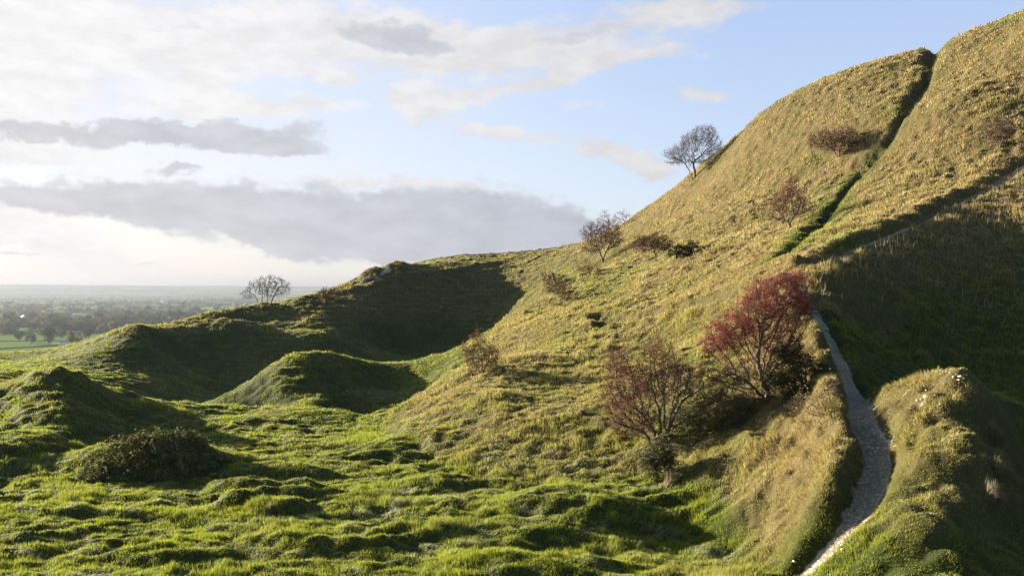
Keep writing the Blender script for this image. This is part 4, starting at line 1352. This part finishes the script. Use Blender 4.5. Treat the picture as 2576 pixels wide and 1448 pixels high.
for i, (px, py, s, lab) in enumerate([
        (2508, 1110, 0.55, "upper pale tuft of long dead grass on the shaded edge of the right mound"),
        (2520, 1200, 0.55, "middle pale tuft of long dead grass on the shaded edge of the right mound"),
        (2500, 1255, 0.55, "lower pale tuft of long dead grass on the shaded edge of the right mound"),
        (2130, 672, 0.8, "big shaggy pale tussock where the upper path leaves the bend"),
        (1530, 880, 0.75, "shaggy pale tussock left of the tangled hawthorn, the higher one"),
        (1545, 850, 0.7, "pale tussock just under the dark hollow of the ledge"),
        (1460, 1045, 0.6, "pale tuft of dead grass on the open face of the spur"),
        (1610, 1055, 0.6, "pale dead grass tuft just left of the tangled hawthorn's stems"),
        (1685, 1215, 0.7, "dry straw tuft hanging below the ivy clump"),
        (1620, 1180, 0.6, "dry straw tuft at the left of the ivy clump"),
        (680, 1285, 0.35, "small brown tussock on a hummock right of the bramble mound"),
        (1320, 790, 0.8, "pale tussock on the sunlit rim beside the pit shadow")]):
    tussock(px, py, 200 + i, s * 0.62, 700, lab)

# a dead stalk in the shade at the bottom
q = ground_at(2198, 1420)
pts = [np.array([0, 0, 0.0]), np.array([-0.02, 0.0, 0.10]), np.array([-0.06, 0.01, 0.2]), np.array([-0.085, 0.0, 0.27])]
v, f = tubes(np.array(pts[:-1]), np.array(pts[1:]), np.array([0.009, 0.009, 0.008]), np.array([0.009, 0.008, 0.006]), 6)
o = quads_obj("dead_stalk", v, f, mat=TWIG_GREY)
o.location = q
tag(o, "short pale dead stalk sticking up in the shade below the path", "stalk")


# ------------------------------------------------------------------ the vale: trees, woods, houses, air
def vale_at(px, py):
    return ground_at(px, py, 430.0, 20000.0)


PALETTES = {
    "dark": ((0.010, 0.018, 0.006), (0.035, 0.050, 0.014)), "mid": ((0.018, 0.030, 0.008), (0.055, 0.075, 0.018)),
    "yellow": ((0.055, 0.060, 0.010), (0.16, 0.15, 0.028)), "rust": ((0.045, 0.028, 0.012), (0.12, 0.075, 0.032)),
}


def crown_mesh(seed, pal, n=1500):
    """A broad tree 1 unit high: leaf clumps gathered in boughs, gaps between."""
    rng = np.random.default_rng(seed)
    nb = 16
    bc = rng.normal(size=(nb, 3)); bc /= np.linalg.norm(bc, axis=1, keepdims=True)
    bc = bc * (0.25 + 0.13 * rng.random((nb, 1))) * np.array([1.05, 1.05, 0.85]) + np.array([0, 0, 0.60])
    bc[:, 2] = np.maximum(bc[:, 2], 0.30)
    br = 0.13 + 0.09 * rng.random(nb)
    k = rng.integers(0, nb, n)
    d = rng.normal(size=(n, 3)); d /= np.linalg.norm(d, axis=1, keepdims=True)
    c = bc[k] + d * (br[k] * (0.55 + 0.5 * rng.random(n)))[:, None]
    v, f = leaf_quads(c, 0.075, rng)
    a = rng.random((n, 1))
    col = np.array(PALETTES[pal][0]) * (1 - a) + np.array(PALETTES[pal][1]) * a
    o = quads_obj("crown", v, f, mat=VALE_LEAF, cols=np.repeat(col, 4, 0), smooth=False)
    pts = [[0, 0, -0.03], [0.01, 0, 0.2], [-0.01, 0.01, 0.42], [0.0, 0.0, 0.62]]
    A, B, RA, RB = list(pts[:-1]), list(pts[1:]), [0.034, 0.026, 0.018], [0.026, 0.018, 0.008]
    for q in bc[:8]:
        A.append([0, 0, 0.30]); B.append(list(q)); RA.append(0.014); RB.append(0.005)
    v, f = tubes(np.array(A, float), np.array(B, float), np.array(RA), np.array(RB), 6)
    t = quads_obj("trunk", v, f, mat=BARK_DARK)
    return o, t


VALE_LEAF = leaf_material("vale_leaf", 0.35, 0.0, 0.5, 0.9)
PROTO = {p: [crown_mesh(300 + 10 * i + s, p) for s in range(3)] for i, p in enumerate(PALETTES)}
_used = set()


def vale_tree(q, w, h, pal, label, rot, var=0, group=None):
    """One tree of the vale, w and h in metres."""
    root = empty("broadleaf_tree", q)
    tag(root, label, "tree", group)
    root.rotation_euler.z = rot
    for src in PROTO[pal][var % 3]:
        if src.name in _used:
            c = src.copy(); C.objects.link(c)
        else:
            c = src; _used.add(src.name)
        c.parent = root
    root.scale = (w / 0.95, w / 0.95, h)
    return root


_r = random.Random(9)
NAMED = [  # column and row of the foot, width and height in survey pixels, palette, label
    (189, 872, 44, 42, "yellow", "large round yellow-green oak, brightest of the nearest vale trees"),
    (124, 867, 34, 45, "dark", "tall dark tree left of the yellow-green oak in the vale"),
    (78, 866, 27, 27, "mid", "medium tree left of the tall dark tree, nearest row in the vale"),
    (50, 860, 26, 29, "dark", "dark tree at the left end of the nearest row in the vale"),
    (104, 845, 20, 17, "mid", "small round tree in the bright field behind the tall dark tree"),
    (156, 852, 30, 24, "mid", "spreading tree between the tall dark tree and the rusty wood"),
    (190, 836, 40, 30, "rust", "rusty autumn tree behind the large yellow-green oak"),
    (222, 854, 32, 34, "dark", "dark tree just right of the large yellow-green oak"),
    (244, 832, 30, 25, "dark", "dark tree behind the first grassy ridge, right of the rusty tree"),
    (269, 845, 24, 15, "mid", "low round bush-like tree alone in the field before the first ridge"),
    (283, 822, 27, 24, "dark", "dark tree over the left flank of the first grassy ridge"),
    (299, 826, 24, 18, "mid", "smaller green tree in front of the dark row above the first ridge"),
    (316, 818, 30, 26, "dark", "largest dark tree in the row above the first ridge"),
    (336, 816, 26, 18, "dark", "dark tree next to the yellowish one above the first ridge"),
    (350, 818, 24, 15, "yellow", "yellowish bush-like tree behind the top of the first ridge"),
    (364, 814, 26, 22, "dark", "dark tree right behind the top of the first ridge"),
    (389, 814, 28, 21, "dark", "left one of the dark pair right of the first ridge top"),
    (404, 813, 26, 20, "dark", "right one of the dark pair right of the first ridge top"),
    (433, 805, 26, 26, "dark", "tall dark tree left of the pale track in the vale"),
    (449, 805, 27, 28, "mid", "tall tree above the pale track in the vale"),
    (467, 803, 24, 20, "dark", "dark tree right of the pale track in the vale"),
    (485, 807, 30, 24, "dark", "dark tree close to the left end of the second ridge"),
    (507, 800, 28, 20, "mid", "tree half hidden by the second ridge"),
    (453, 823, 10, 9, "mid", "tiny round tree in the field beside the pale track"),
]
for i, (px, py, w, h, pal, lab) in enumerate(NAMED):
    q = vale_at(px, py)
    vale_tree(q, w * q[1] / F, h * q[1] / F, pal, lab, _r.uniform(0, 6.28), i)

# hedgerow trees farther out, no two of which the photograph tells apart
HEDGE_LABEL = "hazy hedgerow tree far out on the vale farmland"
rng = np.random.default_rng(77)
cnt = 0
while cnt < 130:
    px, py = rng.uniform(0, 610), 750 + 100 * rng.random() ** 1.2
    q = vale_at(px, py)
    if q[1] < 1050 or q[1] > 3600 or perlin(q[0] / 420, q[1] / 260, 61) < -0.05:
        continue
    pal = ("dark", "dark", "mid", "mid", "rust", "yellow")[rng.integers(0, 6)]
    w = rng.uniform(10, 19)
    vale_tree(q, w, w * rng.uniform(0.7, 1.0), pal, HEDGE_LABEL, rng.uniform(0, 6.28), cnt, "hedgerow trees of the vale")
    cnt += 1


def far_woods():
    rng = np.random.default_rng(88)
    n = 60000
    az = rng.uniform(-0.62, 0.05, n); d = np.exp(rng.uniform(math.log(1250), math.log(9800), n))
    x, y = d * np.sin(az), d * np.cos(az)
    # hedge lines: edges of a jittered field pattern
    S = 240.0
    gx, gy = np.floor(x / S).astype(int), np.floor(y / S).astype(int)
    best = np.full((2, n), 1e9)
    for i in (-1, 0, 1):
        for j in (-1, 0, 1):
            cx, cy = gx + i, gy + j
            h = (cx * 73856093 ^ cy * 19349663) & 4095
            sx = (cx + 0.5 + 0.42 * _GX[h]) * S; sy = (cy + 0.5 + 0.42 * _GY[h]) * S
            dd = np.hypot(x - sx, y - sy)
            m = dd < best[0]
            best[1] = np.where(m, best[0], np.minimum(best[1], dd)); best[0] = np.where(m, dd, best[0])
    hedge = (best[1] - best[0]) < 13
    wood = fbm(x / 900, y / 520, 3, 63) > 0.55
    k = hedge & (rng.random(n) < 0.9) | wood & (rng.random(n) < 0.75)
    x, y, d = x[k], y[k], d[k]
    k = rng.permutation(len(x))[:6500]
    x, y, d = x[k], y[k], d[k]
    n = len(x)
    z = height(x, y)
    m = 12
    w = rng.uniform(5, 12, n); h = rng.uniform(4, 11, n)
    q = rng.normal(size=(n, m, 3)); q /= np.linalg.norm(q, axis=2, keepdims=True)
    c = np.stack([x, y, z], -1)[:, None] + q * np.stack([w * 0.5, w * 0.5, h * 0.42], -1)[:, None] + np.array([0, 0, 1.0]) * (h * 0.45)[:, None, None]
    v, f = leaf_quads(c.reshape(-1, 3), 1.0, rng)
    ctr = c.reshape(-1, 3)
    v = (ctr[:, None] + (v.reshape(-1, 4, 3) - ctr[:, None]) * np.repeat(w * 0.62, m)[:, None, None]).reshape(-1, 3)
    a = rng.random((n, 1)); col = np.array([0.012, 0.019, 0.007]) * (1 - a) + np.array([0.045, 0.052, 0.016]) * a
    r = rng.random(n) < 0.12
    col[r] = np.array([0.06, 0.045, 0.018])
    o = quads_obj("far_woods", v, f, mat=VALE_LEAF, cols=np.repeat(np.repeat(col, m, 0), 4, 0), smooth=False)
    tag(o, "hazy woods and hedges spread over the far vale up to the horizon", "woods", kind="stuff")


far_woods()


def plain_mat(name, colr, rough=0.8):
    m, T, out = new_mat(name)
    geo = T.n('ShaderNodeNewGeometry')
    n = T.noise(geo.outputs['Position'], 1.5, 4, 0.6)
    bs = T.n('ShaderNodeBsdfPrincipled')
    T.put(bs.inputs['Base Color'], T.mix(n, tuple(c * 0.8 for c in colr) + (1,), tuple(colr) + (1,)))
    bs.inputs['Roughness'].default_value = rough
    T.t.links.new(bs.outputs[0], out.inputs[0])
    return m


RENDER_W, SLATE, TILE, GLASS, BRICK = plain_mat("white_render", (0.8, 0.79, 0.76)), plain_mat("slate", (0.30, 0.33, 0.38)), plain_mat("clay_tile", (0.22, 0.10, 0.06)), plain_mat("window_glass", (0.05, 0.06, 0.07), 0.15), plain_mat("brick", (0.24, 0.12, 0.08))


def box(name, x0, x1, y0, y1, z0, z1, mat, parent):
    v = np.array([[x, y, z] for z in (z0, z1) for y in (y0, y1) for x in (x0, x1)], float)
    f = [[0, 2, 3, 1], [4, 5, 7, 6], [0, 1, 5, 4], [2, 6, 7, 3], [0, 4, 6, 2], [1, 3, 7, 5]]
    return quads_obj(name, v, f, mat=mat, parent=parent, smooth=False)


def house(px, py, L, W, H, rot, wall, roof, label):
    q = vale_at(px, py)
    root = empty("house", q)
    tag(root, label, "house")
    l, w = L / 2, W / 2
    box("wall", -l, l, -w, w, -0.6, H, wall, root)
    e, o = 0.35, 0.4
    R = H + W * 0.42
    v = np.array([[-l - o, -w - e, H - 0.1], [l + o, -w - e, H - 0.1], [l + o, w + e, H - 0.1], [-l - o, w + e, H - 0.1], [-l - o, 0, R], [l + o, 0, R]], float)
    loops = [0, 1, 5, 4, 2, 3, 4, 5, 0, 3, 2, 1, 0, 4, 3, 1, 2, 5]
    rf = mesh_obj("roof", v, np.array(loops), np.array([0, 4, 8, 12, 15]), None, mat=roof, parent=root, smooth=False)
    box("chimney", l * 0.55, l * 0.55 + 0.8, -0.4, 0.4, R - 1.0, R + 0.9, BRICK, rf)
    for wx in (-l * 0.6, 0.0 + l * 0.35):
        for z in ((0.9, 2.0), (3.2, 4.2)) if H > 4.5 else ((0.9, 2.0),):
            box("window", wx - 0.55, wx + 0.55, -w - 0.05, -w + 0.1, z[0], z[1], GLASS, root)
    box("door", -0.45 - l * 0.1, 0.45 - l * 0.1, -w - 0.06, -w + 0.1, 0.0, 2.05, SLATE, root)
    root.rotation_euler.z = rot
    return root


house(163, 868, 9, 6, 3.2, 0.5, RENDER_W, SLATE, "pale slate-roofed cottage beside the large yellow-green oak")
house(62, 803, 11, 7, 4.8, -0.35, RENDER_W, SLATE, "small white house out on the vale at the left")
house(413, 764, 24, 12, 6.5, 0.3, RENDER_W, SLATE, "tiny white building far off in the middle of the vale")
house(505, 812, 10, 6, 3.4, 0.2, BRICK, TILE, "brick cottage by the trees at the end of the second ridge")

# a pale farm track in the field
tr = smooth_line(np.array([vale_at(px, py) for px, py in ((421, 810), (425, 814), (429, 818), (434, 824))]))
PATH_MAT2 = plain_mat("pale_track", (0.42, 0.39, 0.33))
n = len(tr)
tg = np.gradient(tr[:, :2], axis=0); tg /= np.linalg.norm(tg, axis=1, keepdims=True)
nn = np.stack([tg[:, 1], -tg[:, 0]], -1)
u = np.linspace(-2.6, 2.6, 5)
xy = tr[:, None, :2] + nn[:, None] * u[None, :, None]
v = np.concatenate([xy, (height(xy[..., 0], xy[..., 1]) + 0.35)[..., None]], -1).reshape(-1, 3)
a = np.arange(n - 1)[:, None] * 5 + np.arange(4)[None]
o = quads_obj("farm_track", v, np.stack([a, a + 1, a + 6, a + 5], -1).reshape(-1, 4), mat=PATH_MAT2)
tag(o, "pale farm track crossing a green field in the vale", "track", kind="structure")


def build_haze():
    z0, z1 = float(GZ.min()) - 1.0, 70.0
    S = 26800.0
    o = box("haze", -S, S, -S, S, z0, z1, None, None)
    m, T, out = new_mat("air")
    vol = T.n('ShaderNodeVolumePrincipled')
    vol.inputs['Color'].default_value = (0.150, 0.170, 0.222, 1)
    vol.inputs['Density'].default_value = HAZE_DENSITY
    vol.inputs['Anisotropy'].default_value = 0.3
    T.t.links.new(vol.outputs[0], out.inputs['Volume'])
    o.data.materials.append(m)
    tag(o, "thin pale haze filling the air over the vale", "haze", kind="stuff")


HAZE_DENSITY = 1.45e-4
build_haze()
